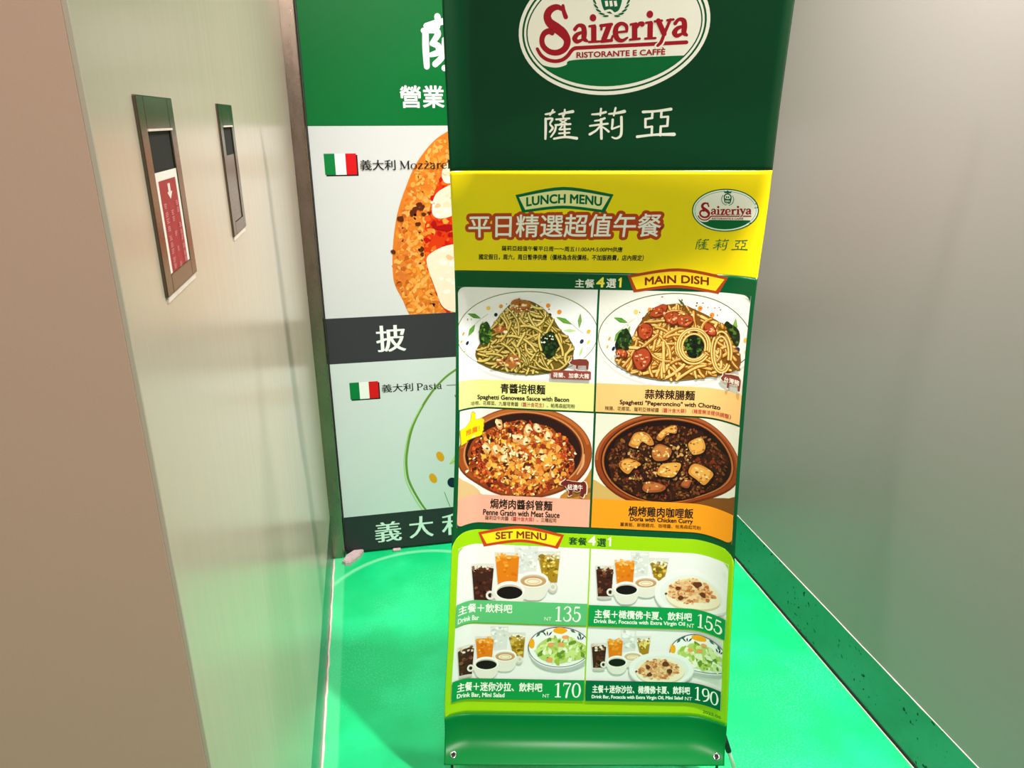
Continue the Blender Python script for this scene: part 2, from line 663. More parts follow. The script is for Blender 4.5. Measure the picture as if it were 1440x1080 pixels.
        for y in lv:
            bmesh.ops.bisect_plane(bm, geom=bm.verts[:] + bm.edges[:] + bm.faces[:], dist=1e-5, plane_co=(0, y, 0), plane_no=(0, 1, 0))
        bmesh.ops.delete(bm, geom=[v for v in bm.verts if not v.link_faces], context='VERTS')
        A = np.array([v.co[:] for v in bm.verts])
        P, n = surf(A[:, 0], A[:, 1])
        P = P + n * (A[:, 2] / 1000)[:, None]
        bm.normal_update()
        for v, p in zip(bm.verts, P): v.co = p
        bm.normal_update()
        bm.verts.index_update()
        flip = []
        for f in bm.faces:
            if f.normal.dot(Vector(n[f.verts[0].index])) < 0: flip.append(f)
        bmesh.ops.reverse_faces(bm, faces=flip)
        me = bpy.data.meshes.new(name)
        ci = [f[lay] for f in bm.faces]
        bm.to_mesh(me)
        bm.free()
        at = me.attributes.new('ink', 'FLOAT_COLOR', 'CORNER')
        buf = []
        for p, c in zip(me.polygons, ci):
            p.use_smooth = True
            buf += [*cols[c], 1.0] * p.loop_total
        at.data.foreach_set('color', buf)
        if smooth_n:
            me.normals_split_custom_set_from_vertices([tuple(x) for x in n])
        o = link(name, me, mat, parent)
        if label: o['label'] = label
        return o


G_HEAD, G_BAR, G_LOW = '00381c', '005029', '007432'
WHITE, CREAM, RED = 'f4f2f2', 'efe6dc', 'a01520'

# ------------------------------------------------------------------ the menu stand
stand = empty('banner_stand', (0.42, 1.30, 0.0),
              'tall green and yellow lunch menu banner hung on a slim stand on the green floor', 'banner stand')
ink = Ink(0.0)
ink.z = 0.0
ink.dz = 0.0
ink.rect(0, VMIN, 636, 0, G_HEAD)
ink.rect(0, 0, 636, 211.5, 'f6d60e')
ink.rect(0, 211.5, 636, 1200, G_BAR)
ink.rect(0, 1200, 636, VMAX, G_LOW)
ink.z = 0.08
ink.rect(0, 787, 636, 1200, '9fd40a', 26, '1100')
sheet = ink.build('banner_sheet', M_VINYL, stand, smooth_n=False)
so = sheet.modifiers.new('thickness', 'SOLIDIFY')
so.thickness = 0.0006
so.offset = -1


# ---- oval emblem, used large on the header and small in the yellow band
def oval_logo(tf, z, big, ex, ey):
    k = Ink(z, tf, dz=0.008)
    sh = -0.079 if big else -0.055
    rings = ((692, 490, CREAM), (667, 462, '07502c'), (652, 448, CREAM), (637, 424, '07502c')) if big else \
        ((692, 490, '07502c'), (668, 466, 'e8efe6'), (640, 436, '2c7a50'), (630, 426, CREAM))
    for rx, ry, c in rings: k.ell(722, 200, rx, ry, c, 72, shear=sh)
    if big: k.ell(722, 200, 627, 414, CREAM, 72, shear=sh)
    P = smooth([(1240, 397), (830, 414), (425, 431), (370, 468), (290, 487), (195, 466), (135, 412)], 5)
    for i in range(25):
        t = math.radians(155 - i * 5)
        x = 632 * math.cos(t)
        P.append((722 + x, 200 + (424 if big else 428) * math.sin(t) + sh * x))
    k.poly(P, '00602f')
    base = k.build('oval_logo', M_VINYL, stand)
    e = Ink(k.z + 0.015, tf, dz=0.004)
    g = '0b5c38'
    e.blob([(ex - 80, ey - 30), (ex - 70, ey - 105), (ex, ey - 150), (ex + 70, ey - 105), (ex + 80, ey - 30), (ex + 55, ey + 70), (ex, ey + 100), (ex - 55, ey + 70)], g)
    e.blob([(ex - 55, ey - 40), (ex - 45, ey - 95), (ex, ey - 120), (ex + 45, ey - 95), (ex + 55, ey - 40), (ex, ey - 20)], CREAM)
    for q in (-34, -2, 30): e.stroke([(ex + q - 4, ey + 10), (ex + q + 2, ey + 48)], 20, CREAM, 1, cap=False)
    e.ell(ex - 22, ey - 60, 16, 22, g)
    e.ell(ex + 18, ey - 60, 16, 22, g)
    e.stroke([(ex - 50, ey + 86), (ex - 10, ey + 76), (ex + 20, ey + 98), (ex + 50, ey + 88)], 16, CREAM)
    e.poly([(ex - 70, ey - 150), (ex - 80, ey - 205), (ex - 40, ey - 180), (ex, ey - 215), (ex + 40, ey - 180), (ex + 80, ey - 205), (ex + 70, ey - 150)], g)
    for a in range(-8, 9):
        if a == 0: continue
        t = math.radians(90 - a * 15)
        x, y = ex + 118 * math.cos(t), ey - 10 + 128 * math.sin(t)
        tx, ty = (math.sin(t), -math.cos(t)) if a > 0 else (-math.sin(t), math.cos(t))
        nx, ny = math.cos(t), math.sin(t)
        e.stroke([(x - tx * 6, y - ty * 6), (x + tx * 14 + nx * 6, y + ty * 14 + ny * 6), (x + tx * 30 + nx * 10, y + ty * 30 + ny * 10)], [10, 15, 4], g, 2)
    e.build('logo_emblem', M_VINYL, base)
    L = Ink(k.z + 0.015, tf, dz=0.004)
    r = RED
    S = L.stroke
    S([(358, 42), (362, 80), (376, 122)], [22, 30, 34], r)
    S([(362, 75), (318, 52), (268, 70), (243, 112), (256, 158), (304, 198), (352, 236), (383, 288), (366, 345), (312, 376), (252, 370), (208, 332), (198, 284), (216, 240), (252, 222), (274, 236)],
      [24, 40, 50, 54, 62, 74, 70, 52, 46, 44, 42, 40, 38, 40, 44, 36], r, 6)
    S([(162, 350), (188, 396), (232, 428), (290, 440), (342, 430), (382, 402), (408, 368), (432, 348), (470, 342)], [24, 27, 28, 28, 28, 28, 28, 28, 28], r, 5)
    S([(440, 344), (1250, 302)], 28, r, 1)
    for dx, dy in ((0, 0), (723, -42)):
        q = lambda l: [(x + dx, y + dy) for x, y in l]
        S(q([(440, 210), (466, 182), (500, 190), (508, 230), (506, 275), (526, 292)]), [28, 24, 36, 40, 38, 22], r)
        S(q([(502, 228), (458, 245), (438, 275), (456, 297), (492, 284)]), [18, 30, 40, 32, 18], r)
    for dx, dy in ((0, 0), (408, -24)):
        q = lambda l: [(x + dx, y + dy) for x, y in l]
        L.ell(572 + dx, 128 + dy, 24, 26, r)
        S(q([(577, 185), (577, 292)]), 40, r, 1, cap=False)
        S(q([(546, 188), (585, 182)]), 18, r, 1)
        S(q([(542, 300), (616, 296)]), 18, r, 1)
    S([(628, 184), (706, 174)], 24, r, 1)
    S([(634, 186), (632, 210)], 18, r, 1)
    S([(690, 180), (648, 288)], 40, r, 1, cap=False)
    S([(632, 296), (706, 288)], 24, r, 1)
    S([(704, 284), (714, 258)], 18, r, 1)
    S([(740, 232), (816, 224)], 18, r, 1)
    S([(816, 224), (812, 186), (778, 168), (744, 188), (734, 232), (748, 276), (784, 290), (822, 268)], [20, 28, 26, 34, 40, 38, 26, 14], r)
    S([(872, 168), (874, 276)], 40, r, 1, cap=False)
    S([(844, 176), (884, 168)], 18, r, 1)
    S([(840, 284), (910, 276)], 18, r, 1)
    S([(888, 196), (906, 170), (926, 172)], [20, 26, 40], r)
    S([(1040, 330), (1066, 306), (1092, 236)], [44, 44, 40], CREAM)
    S([(1042, 150), (1086, 242)], 38, r, 1)
    S([(1128, 142), (1088, 240), (1066, 300), (1042, 326)], [22, 24, 26, 22], r)
    S([(1016, 154), (1068, 148)], 18, r, 1)
    S([(1106, 146), (1150, 140)], 18, r, 1)
    L.text('RISTORANTE E CAFFÈ', (450, 415), (1097, 390), 50, r, 0.04)
    L.build('logo_lettering', M_VINYL, base)


LOGO = affine([[0.25298, 0.01154, 125.1535], [0.00122, 0.23059, -298.41925]])
SLOGO = affine([[0.23407, 0.0372, 298.81106], [-0.00144, 0.23771, -28.46902]])


def small_logo_tf(P):
    x = 1014 + (P[:, 0] - 722) * 0.4104
    y = 454.5 + (P[:, 1] + 0.055 * (P[:, 0] - 722) - 200) * 0.3724
    return SLOGO(np.c_[x, y])


oval_logo(LOGO, 0.05, True, 705, 0)
oval_logo(small_logo_tf, 0.1, False, 764, -45)

BRUSH = [  # brushed restaurant characters, strokes with widths
    ([(205, 842), (238, 836), (274, 824)], [14, 18, 14]), ([(262, 808), (252, 830), (238, 850)], [14, 16, 10]),
    ([(308, 842), (350, 832), (412, 820)], [14, 18, 24]), ([(352, 806), (350, 830), (346, 850)], [14, 16, 10]),
    ([(204, 876), (202, 950), (196, 1036)], [18, 20, 16]), ([(204, 880), (256, 876), (236, 918), (256, 948), (232, 980)], [16, 18, 14, 18, 14]),
    ([(336, 852), (340, 868)], [16, 14]), ([(284, 882), (385, 874)], [15, 15]), ([(314, 890), (362, 914)], [12, 12]), ([(362, 886), (312, 918)], [12, 10]),
    ([(276, 926), (392, 918)], [15, 16]), ([(282, 926), (270, 975), (238, 1020)], [15, 16, 12]), ([(326, 936), (304, 960)], [14, 10]),
    ([(308, 962), (388, 956)], [14, 14]), ([(346, 934), (346, 1022)], [16, 16]), ([(302, 992), (382, 986)], [14, 14]), ([(262, 1034), (350, 1020), (436, 1030)], [16, 18, 24]),
    ([(558, 842), (610, 838), (662, 824)], [14, 18, 18]), ([(626, 798), (620, 850)], [16, 14]), ([(686, 838), (740, 832), (802, 818)], [14, 18, 26]), ([(736, 792), (722, 850)], [16, 14]),
    ([(652, 872), (618, 886), (578, 892)], [18, 16, 12]), ([(540, 932), (610, 922), (676, 914)], [14, 16, 16]), ([(626, 880), (626, 1032)], [20, 20]),
    ([(618, 932), (586, 968), (538, 998)], [14, 16, 20]), ([(636, 940), (662, 958), (682, 976)], [12, 16, 18]),
    ([(714, 882), (712, 915), (706, 952)], [18, 18, 14]), ([(708, 956), (764, 934)], [14, 14]), ([(780, 862), (780, 960), (772, 1010), (738, 1030), (708, 1020)], [20, 20, 20, 16, 12]),
    ([(944, 822), (1040, 816), (1152, 800)], [22, 18, 24]), ([(1014, 818), (1012, 868)], [18, 18]), ([(1014, 868), (960, 878)], [16, 16]), ([(962, 876), (962, 942)], [18, 18]),
    ([(962, 942), (1012, 936)], [16, 16]), ([(1012, 936), (1010, 1004)], [18, 18]), ([(1082, 816), (1080, 862)], [18, 18]), ([(1080, 862), (1132, 858)], [16, 16]),
    ([(1132, 858), (1128, 930)], [18, 18]), ([(1128, 930), (1078, 934)], [16, 16]), ([(1078, 934), (1076, 1004)], [18, 18]), ([(900, 1016), (1030, 1000), (1180, 996)], [22, 18, 28])]


def brush_lettering(tf, col, fat=1.0):
    k = Ink(0.05, tf, dz=0.002)
    for p, w in BRUSH: k.stroke(p, [x * fat for x in w], col, 4 if len(p) > 2 else 1)
    return k.build('restaurant_lettering', M_VINYL, stand)


brush_lettering(LOGO, 'e2dbd0')


def small_brush_tf(P):
    return np.c_[507 + (P[:, 0] - 190) * 103 / 990, 136 + (P[:, 1] + 0.03 * (P[:, 0] - 190) - 800) * 25 / 262]


brush_lettering(small_brush_tf, '0a6a35', 1.05)


# ---- arched name badges
def badge(name, tf, T, B, text, tb, edge, fill, tcol, h):
    k = Ink(0.3, tf)
    k.poly(smooth(T, 6) + smooth(B, 6), edge)
    cx = sum(p[0] for p in T + B) / 6
    cy = sum(p[1] for p in T + B) / 6
    (x0, y0), (x1, y1), (x2, y2) = T
    (u0, w0), (u1, w1), (u2, w2) = B
    k.poly(smooth([(x0 + 30, y0 + 18), (x1, y1 + 26), (x2 - 30, y2 + 18)], 6) + smooth([(u0 - 24, w0 - 26), (u1, w1 - 25), (u2 + 24, w2 - 26)], 6), fill)
    o = k.build(name, M_VINYL, stand)
    t = Ink(k.z + 0.02, tf)
    t.text(text, tb[0], tb[1], h, tcol, 0.05, arc=tb[2])
    t.build('badge_lettering', M_VINYL, o)


LUNCH = affine([[0.241, 0.01067, -38.26354], [-0.00123, 0.2462, -30.80796]])
MAIN = affine([[0.24637, 0.02529, 294.8582], [-0.00591, 0.24738, 207.19112]])
SETB = affine([[0.26638, 0.01144, -33.66379], [-0.01144, 0.25389, 767.38515]])
# ---- heading with its rounded outline, below the lunch badge
k = Ink(0.12)
k.text('平日精選超值午餐', (33, 138), (429, 133), 48, 'f7eeea', 0.012, outline=('bc3d18', 7.5))
k.build('heading_lettering', M_VINYL, stand)
badge('lunch_badge', LUNCH, [(678, 322), (1080, 258), (1496, 320)], [(1430, 472), (1080, 436), (735, 472)], 'LUNCH MENU',
      ((772, 390), (1400, 390), 26), '00603a', 'eee3a4', '00603a', 72)
badge('main_dish_badge', MAIN, [(314, 44), (740, -14), (1162, 64)], [(1086, 204), (726, 152), (364, 190)], 'MAIN DISH',
      ((464, 110), (1000, 112), 18), 'a8401c', 'ffd21e', '7c2c14', 64)
badge('set_menu_badge', SETB, [(327, 118), (700, 62), (1084, 140)], [(1030, 264), (710, 205), (378, 244)], 'SET MENU',
      ((484, 166), (930, 176), 15), 'c8401c', 'ffe01e', '8c3418', 60)

k = Ink(0.1)
k.text('薩莉亞超值午餐平日周一～周五11:00AM-5:00PM供應', (103, 167), (357, 167), 11, '2a2414', 0.028)
k.text('國定假日，周六，周日暫停供應（價格為含稅價格，不加服務費，店內限定）', (54, 187.5), (403, 185), 12.5, '2a2414', 0.028)
k.build('opening_lettering', M_VINYL, stand)


def choice(a, four, c, one, col, ncol, words, dig=0.0):
    k = Ink(0.25)
    k.text(words, (a[0], a[3]), (a[2], a[3]), a[3] - a[1], col, 0.02)
    k.text('4', (four[0], four[3]), (four[2], four[3]), four[3] - four[1], ncol, 0.045)
    k.text('選', (c[0], c[3]), (c[2], c[3]), c[3] - c[1], col, 0.02)
    k.stroke([((one[0] + one[2]) / 2 + 0.8, one[1] + 2), ((one[0] + one[2]) / 2 + 0.8, one[3])], 4.2, ncol, 1, cap=False)
    k.poly([(one[0], one[1] + 4.2), ((one[0] + one[2]) / 2 + 0.5, one[1]), ((one[0] + one[2]) / 2 + 2.9, one[1]), ((one[0] + one[2]) / 2 + 0.8, one[1] + 5), (one[0], one[1] + 7.5)], ncol)
    k.build('choice_lettering', M_VINYL, stand)


choice((263, 226, 304, 244), (309, 222, 325, 242), (330, 224, 350, 243), (355, 221, 363, 242), 'f2eee6', 'ffe650', '主餐')
choice((268, 795, 310, 812), (314, 791, 330, 811), (334, 795, 354, 813), (358, 791, 368, 812), '0c4a26', 'f6fbe8', '套餐')


# ---- pictures of the dishes
def inside(p, poly):
    x, y = p
    c = False
    n = len(poly)
    for i in range(n):
        x0, y0 = poly[i]
        x1, y1 = poly[i - 1]
        if (y0 > y) != (y1 > y) and x < (x1 - x0) * (y - y0) / (y1 - y0) + x0: c = not c
    return c


def lump(k, cx, cy, rx, ry, col, r, n=9, j=0.25, rot=0):
    k.turn()
    P = []
    for i in range(n):
        t = 2 * math.pi * i / n
        q = 1 + r.uniform(-j, j)
        x, y = rx * q * math.cos(t), ry * q * math.sin(t)
        P.append((cx + x * math.cos(rot) - y * math.sin(rot), cy + x * math.sin(rot) + y * math.cos(rot)))
    k.blob(P, col, 2)


def leaf(k, a, b, w, col, vein=None):
    mx, my = (a[0] + b[0]) / 2, (a[1] + b[1]) / 2
    k.stroke([a, (mx, my), b], [2, w, 2], col, 5, cap=False)
    if vein: k.stroke([a, b], 3, vein, 1, cap=False)


def plate_art(k, dx=0, dy=0, f=1.0):
    q = lambda x, y: (x * f + dx, y * f + dy)
    S = lambda pts, w, c: k.stroke([q(*p) for p in pts], w, c, 4)
    S([(185, 612), (250, 500), (372, 405)], 5, 'b3c196')
    leaf(k, q(186, 398), q(305, 444), 44, '4e8a2c', '8db060')
    leaf(k, q(186, 606), q(250, 500), 44, '5d9a34', '8db060')
    leaf(k, q(292, 556), q(326, 472), 30, '7fa850')
    S([(1140, 496), (1190, 540), (1245, 582)], 5, 'b3c196')
    leaf(k, q(1000, 434), q(1142, 500), 46, '5d9a34', '8db060')
    leaf(k, q(1208, 534), q(1216, 402), 36, '6a9c3a', 'a0bc70')
    leaf(k, q(1068, 556), q(1178, 558), 30, 'bcd79a')
    leaf(k, q(1214, 795), q(1244, 706), 22, 'b4d480')
    leaf(k, q(150, 770), q(166, 735), 16, 'cfe0a4')
    for x, y, a, b, c in ((378, 350, 20, 19, 'f0c860'), (495, 334, 18, 19, 'e8923c'), (924, 329, 20, 21, 'ee8a34'), (1026, 387, 20, 21, 'ee8a34'),
                          (446, 411, 16, 18, '1b2338'), (940, 414, 16, 16, '1b2338'), (176, 668, 12, 20, '1b2338'), (1234, 656, 16, 22, '2a3054'),
                          (124, 650, 8, 14, 'f0a83c'), (143, 580, 9, 18, 'ee9a3c'), (1294, 565, 16, 20, 'eeb23c'), (1296, 660, 11, 18, 'f0cf50')):
        p = q(x, y)
        k.ell(p[0], p[1], a, b, c, 14, rot=0.5)


def strands(k, heap, n, cols, edge, w, r, hole=None):
    xs = [p[0] for p in heap]
    ys = [p[1] for p in heap]
    cx = (min(xs) + max(xs)) / 2
    done = 0
    while done < n:
        x, y = r.uniform(min(xs), max(xs)), r.uniform(min(ys), max(ys))
        if not inside((x, y), heap): continue
        a = math.atan2(1.0, (x - cx) / 200) + r.uniform(-0.7, 0.7)
        if r.random() < 0.5: a += math.pi
        cu = r.uniform(-0.28, 0.28)
        P = [(x, y)]
        for _ in range(r.randint(5, 13)):
            a += cu + r.uniform(-0.1, 0.1)
            x, y = x + math.cos(a) * 32, y + math.sin(a) * 28
            if not inside((x, y), heap) or (hole and inside((x, y), hole)): break
            P.append((x, y))
        if len(P) < 3 and r.random() < 0.6 or len(P) < 2: continue
        if len(P) == 2: P.insert(1, ((P[0][0] + P[1][0]) / 2 + 3, (P[0][1] + P[1][1]) / 2))
        k.turn()
        ww = w * r.uniform(0.85, 1.2)
        k.stroke([(p[0] + 2, p[1] + 3) for p in P], ww + 9, edge, 3)
        k.stroke(P, ww, cols[int(r.random() * (len(cols) - 1))], 3)
        k.stroke([(p[0] - 2, p[1] - 3) for p in P], ww * 0.28, cols[-1], 3, cap=False)
        done += 1


def broccoli(k, cx, cy, rx, ry, r, n=26, cols=('1f3d16', '2f5a1c', '47741f', '6e9a2c', '16290f')):
    lump(k, cx, cy, rx, ry, cols[0], r, 14, 0.15)
    for _ in range(n):
        t, q = r.uniform(0, 6.28), math.sqrt(r.random()) * 0.92
        s = r.uniform(8, 17)
        lump(k, cx + rx * q * math.cos(t), cy + ry * q * math.sin(t), s, s, cols[r.randint(1, len(cols) - 1)], r, 7)


CLIPS = dict(A=(6, 248, 312.5, 512), B=(317, 248, 629, 512), C=(8, 516, 313.5, 771), D=(318.5, 516, 630, 771))


def corner_masks(k, s, v, r, dx, dy, col):
    P = [(s, v)]
    for i in range(7):
        t = math.radians(i * 15)
        P.append((s + dx * r * (1 - math.sin(t)), v + dy * r * (1 - math.cos(t))))
    k.poly(P, col)


def dish(key, label, bg):
    x0, y0, x1, y1 = CLIPS[key]
    k = Ink(0.1)
    k.rect(x0, y0, x1, y1, bg)
    o = k.build('dish_picture', M_VINYL, stand)
    o['label'] = label
    return o


def caption(par, clip, top, col, lines, mask=None):
    k = Ink(0.8, clip=clip)
    k.rect(clip[0], top, clip[2], clip[3], col)
    o = k.build('caption_strip', M_VINYL, par)
    t = Ink(0.85)
    for s, b, h, c, bold in lines:
        if isinstance(s, list):
            x = b[0]
            wd = [text_mesh(q[0])[0][:, 0].max() + 0.1 for q in s]
            sc = (b[2] - b[0]) / sum(wd)
            for (q, cc), w in zip(s, wd):
                va = b[1] + (b[3] - b[1]) * (x - b[0]) / (b[2] - b[0])
                xe = x + w * sc
                vb = b[1] + (b[3] - b[1]) * (xe - b[0]) / (b[2] - b[0])
                t.text(q, (x, va), (xe - 0.1 * sc, vb), h, cc, bold)
                x = xe
        else:
            t.text(s, (b[0], b[1]), (b[2], b[3]), h, c, bold)
    t.build('caption_lettering', M_VINYL, par)
    if mask:
        m = Ink(1.1)
        corner_masks(m, *mask)
        m.build('rounded_corner', M_VINYL, par)


BLK, RD = '2a2016', 'b8242a'
DA = affine([[0.24348, 0.00161, -19.74149], [-0.00696, 0.23695, 213.06934]])
DB = affine([[0.25361, 0.01638, 291.87232], [-0.01033, 0.25115, 208.86432]])
DC = affine([[0.25245, 0.00811, -25.04327], [-0.01055, 0.24301, 495.67993]])
DD = affine([[0.26507, 0.0148, 303.12759], [-0.01458, 0.26262, 483.32999]])

# spaghetti with green sauce
r = random.Random(11)
p = dish('A', 'picture of green sauce spaghetti with bacon', 'efeaee')
k = Ink(0.15, DA, CLIPS['A'])
k.ell(730, 640, 655, 400, 'e2dde2', 60)
k.ell(730, 620, 655, 395, 'f3f0f4', 60)
k.ell(730, 585, 650, 390, '7c8446', 64)
k.ell(730, 586, 643, 383, 'f2eff4', 64)
k.ring(730, 600, 480, 300, 60, 'ece8ee', 48, 20, 160)
plate_art(k)
k.build('printed_plate', M_VINYL, p)
heap = [(245, 770), (262, 830), (335, 892), (500, 940), (720, 966), (905, 952), (1080, 915), (1150, 810), (1160, 700), (1100, 610), (1035, 545), (965, 440), (870, 345), (760, 285), (640, 280), (560, 330), (480, 420), (410, 510), (335, 620), (275, 700)]
k = Ink(0.7, DA, CLIPS['A'], dz=0.009)
k.blob(heap, '6d5a1c', 3)
k.heap(0.7)
strands(k, heap, 150, ['bf9a3c', 'a8862c', 'cfae50', '8e7824', 'd6b85c', 'e2cc84'], '4a3f12', 18, r)
k.build('printed_pasta', M_VINYL, p)
k = Ink(k.top + 0.05, DA, CLIPS['A'], dz=0.0055)
broccoli(k, 345, 585, 62, 110, r, 30)
broccoli(k, 935, 690, 88, 112, r, 40, ('13240e', '1d3a16', '2c4c1a', '24401a', '0f1a0c'))
for _ in range(14): lump(k, 900 + r.uniform(-50, 80), 630 + r.uniform(-40, 40), 7, 7, 'e8e4d0', r, 6)
strands(k, heap, 22, ['cfae50', 'bf9a3c', 'd6b85c', 'e2cc84'], '5a4a18', 18, r, hole=[(860, 590), (1010, 590), (1010, 790), (860, 790)])
for cx, cy, a, b in ((590, 850, 74, 60), (665, 330, 105, 62), (490, 545, 62, 36), (480, 850, 34, 34)):
    lump(k, cx, cy, a, b, 'a8652c', r, 11)
    for _ in range(16):
        lump(k, cx + r.uniform(-0.8, 0.8) * a, cy + r.uniform(-0.8, 0.8) * b, r.uniform(7, 20), r.uniform(6, 14), ['7c3c18', 'c88440', 'e6c07c', 'b05a34', 'e8dcb4', '8e5020'][r.randint(0, 5)], r, 7)
for _ in range(60): lump(k, 690 + r.gauss(0, 120), 370 + r.gauss(0, 70), r.uniform(4, 9), r.uniform(4, 8), ['f0e6c8', 'e6d49c', '6a5a20'][r.randint(0, 2)], r, 6)
k.build('printed_toppings', M_VINYL, p)
caption(p, CLIPS['A'], 451, 'e4e493', [
    ('青醬培根麵', (99, 480, 201, 479), 21, BLK, 0.028), ('Spaghetti Genovese Sauce with Bacon', (45, 498, 256, 496), 12.5, BLK, 0.042),
    ([('培根、花椰菜、九層塔青醬（', '5a5230'), ('醬汁含花生', RD), ('）、帕馬森起司粉', '5a5230')], (30, 508.5, 271, 507), 9.5, None, 0.01)],
    (6, 248, 15, 1, 1, G_BAR))

# spaghetti with sausage
p = dish('B', 'picture of sausage spaghetti with red slices on top', 'e9e4e0')
k = Ink(0.15, DB, CLIPS['B'])
k.ell(700, 620, 640, 385, 'd6d0cc', 60)
k.ell(700, 605, 640, 378, 'ece8e4', 60)
k.ell(700, 572, 637, 374, '5c6a38', 64)
k.ell(700, 573, 630, 367, 'eae6e3', 64)
k.ring(700, 590, 480, 290, 60, 'e2ddd9', 48, 20, 160)
plate_art(k, 22, 8, 0.98)
k.build('printed_plate', M_VINYL, p)
heap = [(205, 745), (235, 800), (340, 870), (480, 912), (700, 936), (950, 915), (1120, 880), (1240, 800), (1255, 700), (1200, 600), (1130, 475), (1040, 415), (900, 345), (780, 295), (680, 290), (520, 330), (430, 440), (380, 520), (345, 640), (290, 700)]
k = Ink(0.7, DB, CLIPS['B'], dz=0.009)
broccoli(k, 290, 625, 75, 125, r, 34, ('18280f', '24401a', '34561e', '4c6e24', '121e0c'))
broccoli(k, 1165, 560, 75, 125, r, 34, ('18280f', '24401a', '34561e', '4c6e24', '121e0c'))
k.blob(heap, '7a4a14', 3)
k.heap(0.7)
strands(k, heap, 170, ['d4943c', 'c07c28', 'deaa54', 'a86a20', 'e4b464', 'f0cc88'], '70420f', 20, r)
k.build('printed_pasta', M_VINYL, p)
k = Ink(k.top + 0.05, DB, CLIPS['B'], dz=0.0055)
broccoli(k, 880, 640, 82, 112, r, 40, ('101c0c', '1c3414', '2c4a1a', '46641e', '0c140a'))
for cx, cy, a, b in ((880, 640, 120, 130), (880, 650, 98, 108), (1110, 690, 80, 170), (1110, 700, 58, 140), (880, 645, 138, 150)):
    P = [(cx + a * math.cos(i * 0.314), cy + b * math.sin(i * 0.314)) for i in range(2, 22)]
    k.stroke(P, 22, '6e4410', 2)
    k.stroke(P, 16, 'dca048', 2)
    k.stroke(P, 5, 'f4d89a', 2)
for cx, cy, a, b, ro in ((585, 350, 84, 50, -0.5), (472, 520, 68, 78, 0.3), (440, 755, 82, 104, 0.2), (705, 410, 76, 60, 0.2), (805, 432, 74, 56, 0.1), (1015, 510, 66, 42, 0.8), (265, 705, 55, 38, 0.3)):
    lump(k, cx, cy, a, b, '64220f', r, 14, 0.08, ro)
    lump(k, cx - 3, cy - 5, a * 0.88, b * 0.85, 'a8431f', r, 14, 0.08, ro)
    for _ in range(14):
        lump(k, cx + r.uniform(-0.6, 0.6) * a, cy + r.uniform(-0.6, 0.6) * b, r.uniform(6, 15), r.uniform(5, 11), ['c45a2c', '8a2e16', 'd98050', '7c2410', 'e6b088'][r.randint(0, 4)], r, 7)
for _ in range(40): lump(k, 760 + r.gauss(0, 150), 390 + r.gauss(0, 60), r.uniform(4, 10), r.uniform(4, 8), ['f0d49c', '5a4a1c', 'a05a24'][r.randint(0, 2)], r, 6)
leaf(k, (745, 248), (800, 310), 20, '3c5a24')
k.build('printed_toppings', M_VINYL, p)
caption(p, CLIPS['B'], 449, 'f3bd79', [
    ('蒜辣辣腸麵', (426, 479, 535, 478), 20.5, BLK, 0.028), ('Spaghetti "Peperoncino" with Chorizo', (371, 496, 591, 495), 12.5, BLK, 0.042),
    ([('辣腸、花椰菜、薩莉亞辣椒醬（', '5a4424'), ('醬汁含大蒜', RD), ('）（', '5a4424'), ('辣度無法提供調整', RD), ('）', '5a4424')], (338, 508, 614, 506), 9.5, None, 0.01)],
    (629, 248, 15, -1, 1, G_BAR))

# gratin
p = dish('C', 'picture of penne gratin in a brown bowl', 'ece6e4')
k = Ink(0.15, DC, CLIPS['C'])
k.blob([(60, 640), (140, 720), (300, 900), (60, 990)], 'd9b684', 4)
k.blob([(1340, 640), (1250, 760), (1040, 900), (1100, 990), (1380, 990)], 'b87c34', 4)
k.stroke([(90, 930), (300, 900)], 30, 'cda468', 1)
k.stroke([(1150, 900), (1330, 840)], 40, '8e5a20', 1)
k.ell(712, 505, 612, 425, '7a3414', 64)
k.ell(712, 495, 606, 412, '9a4a1c', 64)
k.ring(712, 495, 596, 402, 26, 'b9642c', 60, 190, 350)
k.ell(700, 498, 556, 372, '5c2410', 64)
k.ring(698, 500, 552, 378, 16, 'c8804a', 64)
k.ell(692, 505, 530, 358, '2c1610', 64)
k.stroke([(1250, 520), (1240, 610), (1190, 700)], [14, 22, 12], 'd89a70', 5)
k.build('printed_bowl', M_VINYL, p)
k = Ink(0.6, DC, CLIPS['C'], dz=0.012)
lump(k, 680, 560, 490, 340, '8a4018', r, 40, 0.06)
k.heap(0.7)
pal = ['e08a2c', 'f0a83c', 'c8641c', 'f2b84c', 'f0d090', '8a3414', '5a240e', 'd9772a', 'b5481c', 'e8a050', 'c87a34', 'e09438']
for i in range(1500):
    t, q = r.uniform(0, 6.283), math.sqrt(r.random())
    x, y = 680 + 485 * q * math.cos(t), 560 + 335 * q * math.sin(t)
    edge = q > 0.75
    c = pal[r.randint(0, len(pal) - 1)]
    if edge and r.random() < 0.55: c = ['c23c1c', '8a2a14', '4a1c10', 'd8582a'][r.randint(0, 3)]
    s = r.uniform(10, 32) * (0.75 if edge else 1)
    lump(k, x, y, s, s * r.uniform(0.45, 0.9), c, r, 8, 0.3, r.uniform(0, 3))
k.flat()
for x, y in ((350, 460), (440, 480), (740, 290), (830, 280), (920, 360), (640, 370), (720, 400), (520, 560), (470, 240)):
    lump(k, x, y, 52, 34, 'e0a060', r, 9, 0.2, r.uniform(0, 3))
    lump(k, x - 4, y - 6, 42, 22, 'f4dcb0', r, 9, 0.25, r.uniform(0, 3))
    lump(k, x + 8, y + 8, 14, 9, '7c3414', r, 7)
